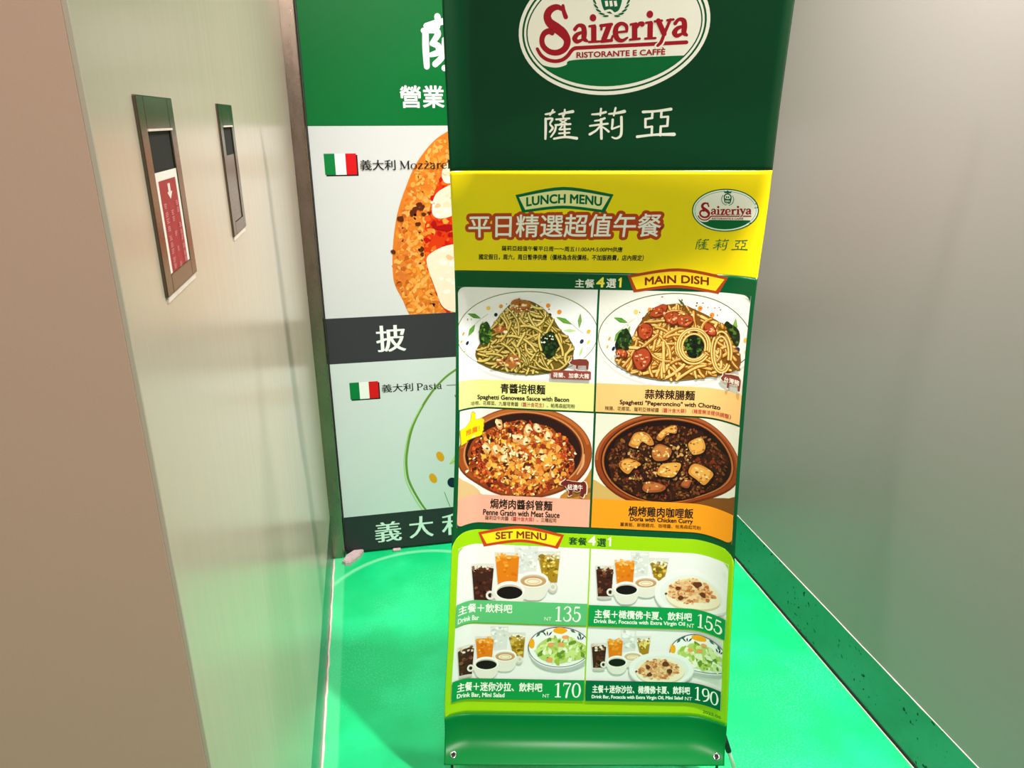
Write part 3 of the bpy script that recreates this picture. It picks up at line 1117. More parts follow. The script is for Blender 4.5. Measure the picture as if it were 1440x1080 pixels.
for i in range(70):
    lump(k, 650 + r.gauss(0, 190), 560 + r.gauss(0, 120), r.uniform(8, 22), r.uniform(5, 11), ['fbe8b0', 'f8d070', 'fce9c8'][r.randint(0, 2)], r, 7, 0.3, r.uniform(0, 3))
k.build('printed_gratin', M_VINYL, p)
caption(p, CLIPS['C'], 709, 'f2aa94', [
    ('焗烤肉醬斜管麵', (81, 739, 226, 738), 21.5, BLK, 0.028), ('Penne Gratin with Meat Sauce', (65, 754, 244, 753), 12.5, BLK, 0.042),
    ([('薩莉亞牛肉醬（', '5a3a30'), ('醬汁含大蒜', RD), ('）、三種起司', '5a3a30')], (70, 765, 238, 764), 9.5, None, 0.01)],
    (8, 771, 12, 1, -1, G_BAR))

# curry rice
p = dish('D', 'picture of chicken curry rice in a brown bowl', 'e2ded0')
k = Ink(0.15, DD, CLIPS['D'])
k.blob([(0, 700), (110, 740), (330, 880), (0, 960)], 'cda862', 4)
k.blob([(1260, 700), (1150, 790), (850, 900), (1260, 980)], '7a4a1c', 4)
k.ell(632, 530, 598, 402, '68280f', 64)
k.ell(632, 520, 594, 390, '8c3c16', 64)
k.ring(632, 520, 588, 384, 18, 'a8562a', 60, 180, 360)
k.ell(636, 530, 552, 368, '4a1c0c', 64)
k.ring(640, 532, 542, 362, 14, 'b0622e', 64)
k.ell(642, 538, 524, 346, '1e0f0a', 64)
k.build('printed_bowl', M_VINYL, p)
k = Ink(0.6, DD, CLIPS['D'], dz=0.012)
lump(k, 642, 550, 496, 322, '33180c', r, 40, 0.05)
k.heap(0.6)
for i in range(1100):
    t, q = r.uniform(0, 6.283), math.sqrt(r.random())
    x, y = 642 + 490 * q * math.cos(t), 550 + 318 * q * math.sin(t)
    c = ['4a2410', '5c3014', '24110a', '6e3c1a', '8a5428', '3a1a0c', '7c2c18'][r.randint(0, 6)]
    if 330 < x < 860 and 390 < y < 690 and r.random() < 0.5: c = ['b07c40', 'c8985a', '9a6a30', 'd8b070', '8a5a2c'][r.randint(0, 4)]
    s = r.uniform(6, 19)
    lump(k, x, y, s, s * 0.6, c, r, 6, 0.3, r.uniform(0, 3))
k.build('printed_curry', M_VINYL, p)
k = Ink(k.top + 0.05, DD, CLIPS['D'], dz=0.014)
CH = [([(375, 300), (440, 285), (500, 310), (540, 385), (500, 400), (440, 370), (400, 420), (330, 400), (340, 360)], 'c07a34'),
      ([(560, 340), (600, 280), (680, 235), (730, 240), (725, 300), (660, 300), (600, 360)], 'b06a30'),
      ([(530, 430), (580, 390), (650, 410), (690, 450), (650, 520), (560, 530), (525, 490)], 'a85c28'),
      ([(835, 375), (930, 335), (970, 400), (950, 460), (870, 480), (835, 430)], 'cf8c3c'),
      ([(245, 545), (310, 510), (380, 525), (430, 560), (370, 590), (320, 640), (260, 600)], 'cc8430'),
      ([(580, 600), (620, 555), (760, 550), (745, 620), (690, 670), (575, 650)], 'd4943a'),
      ([(830, 630), (880, 555), (1030, 610), (1010, 680), (960, 730), (900, 690)], 'cc8838'),
      ([(440, 760), (480, 705), (570, 715), (640, 750), (600, 790), (480, 795)], '9c5026'), ([(765, 740), (800, 690), (850, 700), (830, 760)], '8e4424')]
for P_, c_ in CH:
    cx, cy = sum(p_[0] for p_ in P_) / len(P_), sum(p_[1] for p_ in P_) / len(P_)
    k.blob([(cx + (x - cx) * 1.1 + 4, cy + (y - cy) * 1.1 + 10) for x, y in P_], '20100a', 4)
    k.blob(P_, c_, 4)
    k.blob([(cx - 3 + (x - cx) * 0.78, cy - 6 + (y - cy) * 0.72) for x, y in P_], {'9c5026': 'b8683a', '8e4424': 'a85a34', 'a85c28': 'bf7a3c'}.get(c_, 'dfa24c'), 4)
    for _ in range(22):
        x, y = cx + r.uniform(-80, 80), cy + r.uniform(-60, 60)
        if not inside((x, y), P_): continue
        lump(k, x, y, r.uniform(6, 15), r.uniform(4, 10), ['f0c880', 'b87030', 'a05a24', 'e8b868', '8c4a1c', 'f2d49c'][r.randint(0, 5)], r, 7)
k.build('printed_chicken', M_VINYL, p)
caption(p, CLIPS['D'], 706, 'f79a1c', [
    ('焗烤雞肉咖哩飯', (403, 741, 549, 740), 22, BLK, 0.028), ('Doria with Chicken Curry', (407, 755, 549, 754), 12.5, BLK, 0.042),
    ('薑黃飯、鮮嫩雞肉、咖哩醬、帕馬森起司粉', (385, 765, 568, 764), 9, '5a3a14', 0.012)], (630, 771, 12, -1, -1, G_BAR))

# ---- small origin badges and the thumb
def pig(k, x0, y0, x1, y1, col, edge):
    f = lambda l: [(x0 + a * (x1 - x0), y0 + b * (y1 - y0)) for a, b in l]
    body = [(0.0, 0.42), (0.1, 0.25), (0.13, 0.02), (0.22, 0.14), (0.5, 0.08), (0.85, 0.08), (0.97, 0.3), (0.97, 0.55), (0.95, 0.98), (0.86, 0.98), (0.84, 0.66), (0.45, 0.68), (0.42, 0.96), (0.33, 0.96), (0.33, 0.66), (0.08, 0.56)]
    if edge:
        c = (0.5, 0.45)
        k.poly(f([(c[0] + (a - c[0]) * 1.1, c[1] + (b - c[1]) * 1.14) for a, b in body]), edge)
    k.poly(f(body), col)


k = Ink(3.0, dz=0.02)
pig(k, 255, 396, 300, 421, '7c3630', 'efe4d8')
k.rect(214, 424, 304, 443, '8e4038', 3)
k.text('荷蘭、加拿大豬', (219, 440), (300, 440), 11, 'f2e4dc', 0.016)
k.build('pork_badge', M_VINYL, stand)
k = Ink(3.0, dz=0.02)
pig(k, 588, 410, 628, 444, '7c3630', 'e9dcc8')
k.text('台灣豬', (595, 431), (624, 432), 11, 'f2e4d4', 0.016)
k.build('pork_badge', M_VINYL, stand)
k = Ink(1.6, dz=0.02)
BULL = [(190, 500), (230, 450), (290, 420), (375, 345), (385, 400), (470, 395), (560, 420), (760, 430), (880, 440), (960, 405), (1030, 430), (1075, 530), (1080, 720), (1060, 820), (1020, 810), (1000, 880), (960, 940), (850, 880), (900, 820), (880, 720), (740, 760), (640, 720), (600, 760), (600, 850), (490, 910), (460, 870), (490, 800), (480, 740), (400, 650), (360, 590), (270, 580), (200, 550)]
bt = lambda l, g=1.0: [(243 + (620 + (a - 620) * g - 190) / 890 * 62, 664 + (600 + (b - 600) * g - 345) / 595 * 42) for a, b in l]
k.poly(bt(BULL, 1.06), 'f0cdb4')
k.poly(bt(BULL, 0.97), '6a2420')
k.text('紐澳牛', (260, 689), (295, 689), 12.5, 'f6e6de', 0.016)
k.build('beef_badge', M_VINYL, stand)
k = Ink(1.6, dz=0.02)
TH = [(140, 580), (265, 535), (385, 385), (400, 190), (450, 175), (500, 235), (505, 390), (690, 355), (740, 400), (718, 480), (725, 540), (712, 610), (720, 660), (690, 700), (690, 770), (620, 810), (290, 890), (295, 930), (170, 975)]
tt = lambda l: [(9 + (a - 140) / 600 * 52, 523 + (b - 175) / 800 * 68) for a, b in l]
gx = lambda g: tt([(440 + (a - 440) * g, 580 + (b - 580) * g) for a, b in TH])
k.poly(gx(1.05), 'c88a1c')
k.poly(tt(TH), 'fde010')
k.text('推薦！', (20, 574), (50, 567), 13, 'f07a1c', 0.03)
k.build('thumb_badge', M_VINYL, stand)


# ---- set menu pictures
def glass(k, tl, tr, bl, br, top, liq, bot, cols, r, foam=None, foot=True, n=26):
    lw = lambda y, a, b: a + (b - a) * (y - top) / (bot - top)
    k.poly([(tl, top), (tr, top), (br, bot), (bl, bot)], 'dcdad6')
    k.poly([(lw(liq, tl, bl) + 3, liq), (lw(liq, tr, br) - 3, liq), (br - 3, bot - (22 if foot else 0)), (bl + 3, bot - (22 if foot else 0))], cols[0])
    k.ell((lw(liq, tl, bl) + lw(liq, tr, br)) / 2, liq, (lw(liq, tr, br) - lw(liq, tl, bl)) / 2 - 3, 12, cols[1], 20)
    k.heap(0.25)
    for i in range(n):
        y = r.uniform(liq - 12, bot - 34)
        a, b = lw(y, tl, bl) + 16, lw(y, tr, br) - 16
        s = r.uniform(8, 20)
        lump(k, r.uniform(a, b), y, s, s * 0.8, cols[r.randint(1, len(cols) - 1)], r, 6, 0.3)
    if foam:
        for i in range(16):
            a, b = lw(liq, tl, bl) + 10, lw(liq, tr, br) - 10
            lump(k, r.uniform(a, b), liq + r.uniform(-24, 26), 13, 10, foam[r.randint(0, len(foam) - 1)], r, 6, 0.3)
    k.flat()
    if foot: k.ell((bl + br) / 2, bot - 8, (br - bl) / 2, 12, 'c8c4ba', 20)


COLA = ('3c1e14', '5c2e1c', '2a130c', '7c4a30', '4a2418')
ORNG = ('e07c10', 'ea9424', 'd86c08', 'f0a83c')
ICE = ('dcdddd', 'eceded', 'c8cbcc', 'f4f5f5', 'd2d5d6')
TEA = ('a8821c', 'd0aa38', 'ecd878', '7c5c14', 'dcc050', '987214')


def cup(k, cx, cy, rx, ry, bottom, drink, handle=None, latte=False, r=None):
    if handle:
        k.ring(handle[0], handle[1], handle[2], handle[2], handle[2] * 0.5, 'e4e0da', 24)
    k.blob([(cx - rx, cy), (cx - rx * 0.92, cy + (bottom - cy) * 0.6), (cx - rx * 0.55, bottom - 6), (cx, bottom + 4), (cx + rx * 0.55, bottom - 6), (cx + rx * 0.92, cy + (bottom - cy) * 0.6), (cx + rx, cy)], 'e6e1da', 4)
    k.ell(cx, cy, rx, ry, 'f6f4f1', 32)
    k.ell(cx, cy + ry * 0.12, rx * 0.88, ry * 0.78, 'c9bfb4', 32)
    k.ell(cx, cy + ry * 0.2, rx * 0.85, ry * 0.66, drink, 32)
    if latte:
        k.ell(cx, cy + ry * 0.22, rx * 0.6, ry * 0.44, 'f2e2cc', 24)
        k.ring(cx, cy + ry * 0.22, rx * 0.44, ry * 0.32, ry * 0.1, 'd8b48c', 24)


def focaccia(k, cx, cy, rx, ry, r):
    k.ell(cx, cy + ry * 0.10, rx, ry, 'd8c4a4', 40)
    k.ell(cx, cy, rx, ry * 0.96, 'f2e4cc', 40)
    k.ell(cx - rx * 0.06, cy - ry * 0.12, rx * 0.8, ry * 0.72, 'eccb9c', 40)
    k.heap(0.3)
    for i in range(170):
        t, q = r.uniform(0, 6.283), math.sqrt(r.random())
        s = r.uniform(6, 20) * rx / 220
        lump(k, cx - rx * 0.06 + rx * 0.84 * q * math.cos(t), cy - ry * 0.12 + ry * 0.76 * q * math.sin(t), s, s * 0.7, ['d98a54', 'cc7440', 'eec898', 'e4ac74', 'c06a3c', 'e8b888', 'df9a62'][r.randint(0, 6)], r, 7, 0.3)
    k.flat()
    for x, y, s in ((0.2, -0.55, 0.15), (-0.5, -0.28, 0.1), (0.4, 0.02, 0.12), (-0.42, 0.28, 0.11), (-0.98, 0.02, 0.05)):
        lump(k, cx + x * rx, cy + y * ry, rx * s, rx * s * 0.8, '6a3422', r, 8, 0.25)


def salad(k, cx, cy, rx, ry, r):
    k.ell(cx + 10, cy + ry * 0.34, rx * 0.96, ry * 0.86, 'b8bcc0', 44)
    k.ell(cx, cy + ry * 0.14, rx * 0.98, ry * 0.92, 'e6e8ea', 44)
    k.ell(cx, cy, rx, ry, '44506a', 52)
    k.ell(cx, cy + 1, rx - 7, ry - 7, 'f2f2f2', 52)
    lump(k, cx + rx * 0.02, cy - ry * 0.82, rx * 0.24, ry * 0.17, 'f4a81c', r, 9, 0.12)
    lump(k, cx - rx * 0.88, cy - ry * 0.16, rx * 0.09, ry * 0.26, 'f4a81c', r, 9, 0.12)
    for a, b in (((-0.74, -0.5), (-0.6, -0.74)), ((0.36, -0.86), (0.52, -0.72)), ((-0.62, -0.72), (-0.44, -0.84)), ((0.7, -0.5), (0.62, -0.72))):
        leaf(k, (cx + a[0] * rx, cy + a[1] * ry), (cx + b[0] * rx, cy + b[1] * ry), 24, '3c6a5c')
    for q in (-0.16, 0, 0.16): leaf(k, (cx - rx * 0.38 + q * 60, cy - ry * 0.56), (cx - rx * 0.38 + q * 280, cy - ry * 0.78), 14, '26304e')
    for q in (-0.16, 0, 0.16): leaf(k, (cx + rx * 0.66 + q * 60, cy - ry * 0.36), (cx + rx * 0.7 + q * 200, cy - ry * 0.56), 14, '26304e')
    lump(k, cx + rx * 0.07, cy + ry * 0.16, rx * 0.78, ry * 0.64, 'b8d070', r, 22, 0.1)
    k.heap(0.4)
    for i in range(85):
        t, q = r.uniform(0, 6.283), math.sqrt(r.random())
        s = r.uniform(14, 42) * rx / 285
        lump(k, cx + rx * 0.07 + rx * 0.74 * q * math.cos(t), cy + ry * 0.16 + ry * 0.62 * q * math.sin(t), s, s * 0.55, ['e4efc0', 'cfe290', 'b4d060', 'f0f4dc', '9cbc40', 'd8e6a8', '6a9030', 'eaf0cc'][r.randint(0, 7)], r, 8, 0.3, r.uniform(0, 3))
    k.flat()
    for x, y in ((-0.26, -0.12), (0.2, -0.5), (-0.3, 0.62), (0.06, -0.14)):
        lump(k, cx + x * rx, cy + y * ry, rx * 0.1, ry * 0.1, 'eea060', r, 7, 0.25)


DIG = {  # serif figures on a 100 x 140 field: stroke points with widths
    '1': [([(20, 26), (50, 8)], [5, 5]), ([(55, 4), (55, 136)], [18, 18]), ([(22, 136), (88, 136)], [7, 7])],
    '3': [([(16, 26), (30, 10), (56, 5), (78, 20), (78, 42), (60, 60), (42, 64)], [12, 8, 7, 14, 17, 10, 5]), ([(42, 64), (70, 70), (86, 98), (72, 126), (40, 136), (14, 122), (10, 108)], [5, 10, 18, 15, 8, 9, 13])],
    '5': [([(28, 8), (82, 8)], [14, 12]), ([(28, 8), (22, 66)], [6, 6]), ([(22, 66), (50, 54), (80, 70), (86, 98), (70, 126), (40, 136), (14, 122), (10, 108)], [6, 9, 16, 19, 14, 8, 9, 13])],
    '7': [([(12, 8), (92, 8)], [15, 10]), ([(12, 8), (10, 34)], [7, 4]), ([(90, 10), (58, 70), (44, 136)], [6, 14, 19])],
    '9': [([(88, 46), (76, 12), (50, 4), (22, 18), (14, 46), (26, 74), (50, 80), (76, 66), (88, 46)], [18, 10, 7, 14, 18, 12, 7, 8, 14]), ([(88, 46), (84, 90), (60, 122), (24, 136)], [18, 17, 11, 6])],
    '0': [([(50, 4), (22, 22), (10, 70), (22, 118), (50, 136), (78, 118), (90, 70), (78, 22), (50, 4)], [7, 13, 19, 13, 7, 13, 19, 13, 7])]}


def figures(k, s, b, col):
    n = len(s)
    w = (b[2] - b[0]) / n
    h = b[3] - b[1]
    for i, c in enumerate(s):
        tf = lambda P, i=i: np.c_[b[0] + w * (i + 0.02 + 0.96 * P[:, 0] / 100), b[1] + h * P[:, 1] / 140]
        keep, k.tf = k.tf, tf
        for p, wd in DIG[c]: k.stroke(p, [x * 1.15 + 1 for x in wd], col, 6 if len(p) > 2 else 1, cap=len(p) > 2)
        k.tf = keep


SETS = dict(a=(13.5, 819, 317, 994), b=(320.5, 819, 626.5, 994), c=(13.5, 997.5, 317, 1168), d=(320.5, 997.5, 623, 1168))
S1 = affine([[0.26515, 0.01146, -32.83785], [-0.0094, 0.25543, 765.03721]])
S2 = affine([[0.25989, 0.01109, 283.95359], [-0.0105, 0.25971, 767.87545]])
S3 = affine([[0.25156, 0.01178, -21.30111], [-0.00626, 0.24819, 987.08423]])
S4 = affine([[0.25998, 0.00925, 293.31949], [-0.00705, 0.26608, 994.05139]])


def set_picture(key, label, tf, items, bar_top, bar_col, zh, en, nt, price, mask, corner):
    clip = SETS[key]
    k = Ink(0.14)
    k.rect(*clip, 'eeecee')
    o = k.build('set_picture', M_VINYL, stand)
    o['label'] = label
    z = 0.18
    for nm, fn in items:
        k = Ink(z, tf, clip, dz=0.012)
        fn(k)
        k.build(nm, M_VINYL, o)
        z = k.z + 0.02
    k = Ink(z + 0.02)
    k.rect(clip[0], bar_top, clip[2], clip[3], bar_col)
    k.build('price_strip', M_VINYL, o)
    t = Ink(z + 0.1)
    t.text(zh[0], (zh[1][0], zh[1][3]), (zh[1][2], zh[1][3]), zh[1][3] - zh[1][1], 'f1f6ee', 0.024, fat=0.1)
    t.text(en[0], (en[1][0], en[1][3]), (en[1][2], en[1][3]), en[1][3] - en[1][1], 'eaf4ea', 0.036)
    t.text('NT', (nt[0], nt[3]), (nt[2], nt[3]), nt[3] - nt[1], 'eaf4ea', 0.0)
    t.build('price_lettering', M_VINYL, o)
    n = Ink(z + 0.1, dz=0.004)
    figures(n, price[0], price[1], 'f6f8f2')
    n.build('price_number', M_VINYL, o)
    m = Ink(z + 0.14)
    if corner: corner_masks(m, *corner)
    if m.V: m.build('rounded_corner', M_VINYL, o)


r = random.Random(5)
FOAM = ['d8c0a8', '8a5a3c', '4a2a1c', 'eee0d0']
TF = ['efe6c8', 'c0a878', '8a7048', 'f4f0e0']
set_picture('a', 'picture of five drinks', S1, [
    ('printed_glass', lambda k: glass(k, 645, 862, 665, 838, 225, 245, 484, ICE, r, foot=False, n=34)),
    ('printed_glass', lambda k: glass(k, 848, 1056, 900, 1026, 285, 330, 560, TEA, r, TF, False, 34)),
    ('printed_glass', lambda k: glass(k, 474, 696, 500, 676, 295, 335, 580, ORNG, r, ['f8c070', 'f4a02c'], False, 14)),
    ('printed_glass', lambda k: glass(k, 264, 472, 290, 442, 395, 440, 730, COLA, r, FOAM, False, 30)),
    ('printed_cup', lambda k: (k.ell(985, 605, 42, 48, 'cdc6bc', 24), cup(k, 815, 535, 132, 70, 712, 'c89868', (986, 598, 34), True))),
    ('printed_cup', lambda k: cup(k, 606, 632, 132, 84, 775, '14100e', (436, 672, 40)))],
    944, '5cbd78', ('主餐＋飲料吧', (18, 951.5, 143, 971)), ('Drink Bar', (18, 978, 66, 989)), (219, 977, 235, 985), ('135', (240, 951, 304, 986)), None, (13.5, 819, 12, 1, 1, '9fd40a'))
set_picture('b', 'picture of five drinks and a focaccia', S2, [
    ('printed_glass', lambda k: glass(k, 484, 645, 500, 632, 232, 250, 450, ICE, r, foot=False, n=30)),
    ('printed_glass', lambda k: glass(k, 642, 822, 690, 780, 280, 325, 480, TEA, r, TF, False, 26)),
    ('printed_glass', lambda k: glass(k, 338, 522, 358, 504, 295, 325, 510, ORNG, r, ['f8c070', 'f4a02c'], False, 12)),
    ('printed_glass', lambda k: glass(k, 172, 336, 188, 312, 345, 385, 640, COLA, r, FOAM, True, 28)),
    ('printed_cup', lambda k: cup(k, 616, 492, 108, 54, 626, 'c89868', None, True)),
    ('printed_cup', lambda k: cup(k, 444, 548, 108, 62, 684, '14100e', (302, 580, 34))),
    ('printed_plate', lambda k: (k.ell(1003, 595, 314, 202, 'd9d8d8', 48), k.ell(1003, 582, 312, 196, 'f0eff0', 48), k.ell(1003, 586, 262, 160, 'e9e8ea', 48))),
    ('printed_focaccia', lambda k: focaccia(k, 1018, 588, 232, 148, r))],
    946, '0a9a4c', ('主餐＋橄欖佛卡夏、飲料吧', (335, 956, 557, 975)), ('Drink Bar, Focaccia with Extra Virgin Oil', (334, 978, 542, 989)), (547, 981, 563, 990), ('155', (567, 954, 622, 987)), None, (626.5, 819, 12, -1, 1, '9fd40a'))
set_picture('c', 'picture of five drinks and a green salad', S3, [
    ('printed_glass', lambda k: glass(k, 455, 622, 470, 608, 75, 95, 295, ICE, r, foot=False, n=30)),
    ('printed_glass', lambda k: glass(k, 614, 782, 668, 764, 130, 175, 360, TEA, r, TF, False, 26)),
    ('printed_glass', lambda k: glass(k, 314, 492, 334, 474, 165, 195, 375, ORNG, r, ['f8c070', 'f4a02c'], False, 12)),
    ('printed_glass', lambda k: glass(k, 153, 312, 172, 294, 235, 278, 532, COLA, r, FOAM, True, 28)),
    ('printed_cup', lambda k: (k.ell(722, 380, 34, 42, 'cdc6bc', 24), cup(k, 594, 340, 104, 54, 484, 'c89868', (728, 376, 28), True))),
    ('printed_cup', lambda k: cup(k, 422, 412, 112, 62, 552, '14100e', (278, 454, 33))),
    ('printed_salad', lambda k: salad(k, 1090, 262, 286, 188, r))],
    1120.5, '0e9444', ('主餐＋迷你沙拉、飲料吧', (26, 1129, 221, 1149)), ('Drink Bar, Mini Salad', (26, 1153, 135, 1164)), (223, 1154, 238, 1162), ('170', (246, 1127, 310, 1161)), None, None)
set_picture('d', 'picture of five drinks with a focaccia and a green salad', S4, [
    ('printed_glass', lambda k: glass(k, 393, 532, 408, 520, 46, 62, 235, ICE, r, foot=False, n=28)),
    ('printed_glass', lambda k: glass(k, 524, 662, 560, 640, 92, 135, 255, TEA, r, TF, False, 20)),
    ('printed_glass', lambda k: glass(k, 273, 417, 288, 404, 118, 140, 285, ORNG, r, ['f8c070', 'f4a02c'], False, 10)),
    ('printed_glass', lambda k: glass(k, 133, 272, 148, 252, 152, 190, 392, COLA, r, FOAM, True, 24)),
    ('printed_cup', lambda k: cup(k, 500, 268, 86, 44, 370, 'd8b48c', None, True)),
    ('printed_cup', lambda k: cup(k, 362, 314, 88, 52, 424, '14100e', (242, 342, 28))),
    ('printed_salad', lambda k: salad(k, 1072, 232, 250, 166, r)),
    ('printed_plate', lambda k: (k.ell(750, 392, 286, 156, 'd5d4d4', 48), k.ell(750, 380, 284, 150, 'efeeef', 48), k.ell(750, 384, 240, 122, 'e8e7e9', 48))),
    ('printed_focaccia', lambda k: focaccia(k, 740, 398, 214, 116, r))],
    1120.5, '00663a', ('主餐＋迷你沙拉、橄欖佛卡夏、飲料吧', (336, 1131, 558, 1149)), ('Drink Bar, Focaccia with Extra Virgin Oil, Mini Salad', (335, 1154, 542, 1164)), (547, 1155, 563, 1163), ('190', (566, 1127, 619, 1160)), None, None)
k = Ink(0.2)
k.text('2025.06', (587, 1189), (624, 1190), 7, '3c7a0c', 0.02)
k.build('date_lettering', M_VINYL, stand)


# ---- eyelets, hooks and the stand's rods
def sheet_pt(s, v, off=0.0):
    P, n = sheet_map(np.array([s], float), np.array([v], float))
    return Vector(P[0]) + Vector(n[0]) * off, Vector(n[0])


FEET = {}
for s, sg in ((20.5, -1), (618.5, 1)):
    P, n = sheet_pt(s, VMAX - 22)
    u = (sheet_pt(s + 4, VMAX - 22)[0] - sheet_pt(s - 4, VMAX - 22)[0]).normalized()
    w_ = n.cross(u).normalized()
    bm = bmesh.new()
    R1, R2 = 0.0078, 0.0034
    rings = []
    for i in range(28):
        t = 2 * math.pi * i / 28
        row = []
        for q in range(8):
            a = 2 * math.pi * q / 8
            row.append(bm.verts.new(P + (u * math.cos(t) + w_ * math.sin(t)) * (R1 - 0.002 + R2 * 0.62 * math.cos(a)) + n * (0.0006 + 0.0012 * math.sin(a))))
        rings.append(row)
    for i in range(28):
        for q in range(8):
            bm.faces.new((rings[i][q], rings[i][(q + 1) % 8], rings[(i + 1) % 28][(q + 1) % 8], rings[(i + 1) % 28][q]))
    bm_obj('eyelet', bm, M_CHROME, stand, True)
    bm = bmesh.new()
    bmesh.ops.create_circle(bm, cap_ends=True, radius=0.0052, segments=20, matrix=Matrix.Translation(P + n * 0.0007) @ n.to_track_quat('Z', 'Y').to_matrix().to_4x4())
    bm_obj('eyelet_hole', bm, M_DARKHOLE, stand)
    hub = Vector((0.44, 1.50, 0.74))
    foot = Vector((0.112, 1.268, 0.012)) if sg < 0 else Vector((0.742, 1.118, 0.012))
    FEET[sg] = foot
    bm = bmesh.new()
    tube(bm, [P + n * 0.001, P + n * 0.0045 - Vector((0.001, 0, 0.004)), P + n * 0.004 - Vector((0.003, 0, 0.014)), P + n * 0.001 - Vector((0.004 * -sg, 0, 0.030)), P - n * 0.012 - Vector((0.004 * -sg, 0, 0.040))], [0.0022, 0.0026, 0.0028, 0.0030, 0.003], 8)
    bm_obj('hook', bm, M_RUBBER, stand, True)
    behind = sheet_pt(s + sg * (18 if sg > 0 else -4), VMAX - 60)[0] - n * 0.022 + u * (0.006 if sg > 0 else 0)
    bm = bmesh.new()
    tube(bm, [hub, behind.lerp(hub, 0.5) - n * 0.02, behind, foot], 0.0045, 10)
    leg = bm_obj('leg', bm, M_ROD, stand, True)
    d = (behind - foot).normalized()
    bm = bmesh.new()
    tube(bm, [behind + d * 0.02, behind - d * 0.018], 0.0062, 12)
    bm_obj('leg_sleeve', bm, M_RUBBER, leg, True)
    bm = bmesh.new()
    tube(bm, [foot + d * 0.01, foot - Vector((0, 0, 0.0118))], [0.0065, 0.0075], 12)
    bm_obj('foot_cap', bm, M_RUBBER, leg, True)
    top, tn = sheet_pt(20 if sg < 0 else 616, VMIN + 20)
    bm = bmesh.new()
    tube(bm, [hub, hub.lerp(top - tn * 0.03, 0.5) - tn * 0.04, top - tn * 0.006], [0.0045, 0.004, 0.0032], 10)
    bm_obj('arm', bm, M_ROD, stand, True)
bm = bmesh.new()
tube(bm, [hub, Vector((0.45, 1.62, 0.40)), Vector((0.46, 1.74, 0.004))], 0.0045, 10)
bm_obj('leg', bm, M_ROD, stand, True)
bm = bmesh.new()
tube(bm, [hub + Vector((0, 0.012, 0.04)), hub + Vector((0, 0.012, 0.02)), hub + Vector((0, 0.012, -0.02)), hub + Vector((0, 0.012, -0.04))], [0.014, 0.02, 0.02, 0.014], 16)
bm_obj('hub', bm, M_RUBBER, stand, True)

# ------------------------------------------------------------------ the poster on the back wall
poster = empty('wall_poster', (0.45, 2.27, 0.0), 'tall restaurant poster on the back wall partly hidden behind the banner', 'poster')
PW = 1180
bm = bmesh.new()
box(bm, PX0, PX0 + PW / 1000, PY + 0.0005, YB + 0.019, 0.006, 2.35)
bm_obj('backing_board', bm, M_BLACK, poster)


def pbuild(k, name, par):
    return k.build(name, M_POSTER, par, poster_map, no_grid)


k = Ink(0.1)
k.rect(2.5, -600, PW, 337, '006a30')
k.rect(2.5, 337, PW, 900, 'd2d2d7')
k.rect(2.5, 900, PW, 1049, '39383d')
k.rect(2.5, 1049, PW, 1602, 'd2d9dc')
k.rect(2.5, 1602, PW, 1740, '2f3436')
sheet_p = pbuild(k, 'poster_print', poster)
k = Ink(0.3)
LS = [([(348, 74), (370, 68), (394, 62), (412, 58)], [13, 15, 15, 13]), ([(381, 50), (382, 76)], [16, 10]),
      ([(428, 66), (456, 60), (486, 54)], [12, 15, 14]), ([(458, 42), (454, 74)], [14, 10]),
      ([(346, 88), (345, 130), (346, 178)], [16, 17, 15]), ([(340, 86), (374, 85), (380, 96), (362, 119)], [13, 15, 16, 11]), ([(362, 119), (379, 124), (381, 140), (358, 148)], [11, 16, 16, 11]),
      ([(398, 112), (392, 150), (370, 172)], [12, 15, 15]), ([(398, 108), (430, 104), (476, 98)], [12, 13, 14]), ([(430, 80), (436, 92)], [13, 12]), ([(412, 118), (412, 132)], [10, 10]), ([(410, 132), (482, 126)], [12, 13]),
      ([(444, 116), (444, 180)], [14, 14]), ([(416, 156), (474, 150)], [12, 12]), ([(396, 182), (440, 178), (494, 176)], [15, 13, 17])]
for p_, w__ in LS: k.stroke(p_, [x * 1.12 for x in w__], 'f3eef4', 4 if len(p_) > 2 else 1)
pbuild(k, 'header_lettering', poster)
k = Ink(0.3)
k.text('營業', (267, 287.5), (392, 287.5), 58, 'f3f3f3', 0.022)
pbuild(k, 'header_lettering', poster)


def flag(x, y, w, h):
    k = Ink(0.3)
    k.rect(x + 3, y + 4, x + w + 4, y + h + 4, '151515')
    for i, c in enumerate(('0b7a3c', 'eef0ef', 'd3141c')): k.rect(x + w * i / 3, y, x + w * (i + 1) / 3, y + h, c)
    pbuild(k, 'printed_flag', poster)


flag(39.5, 412, 91, 59)
flag(58, 1115, 91, 58)

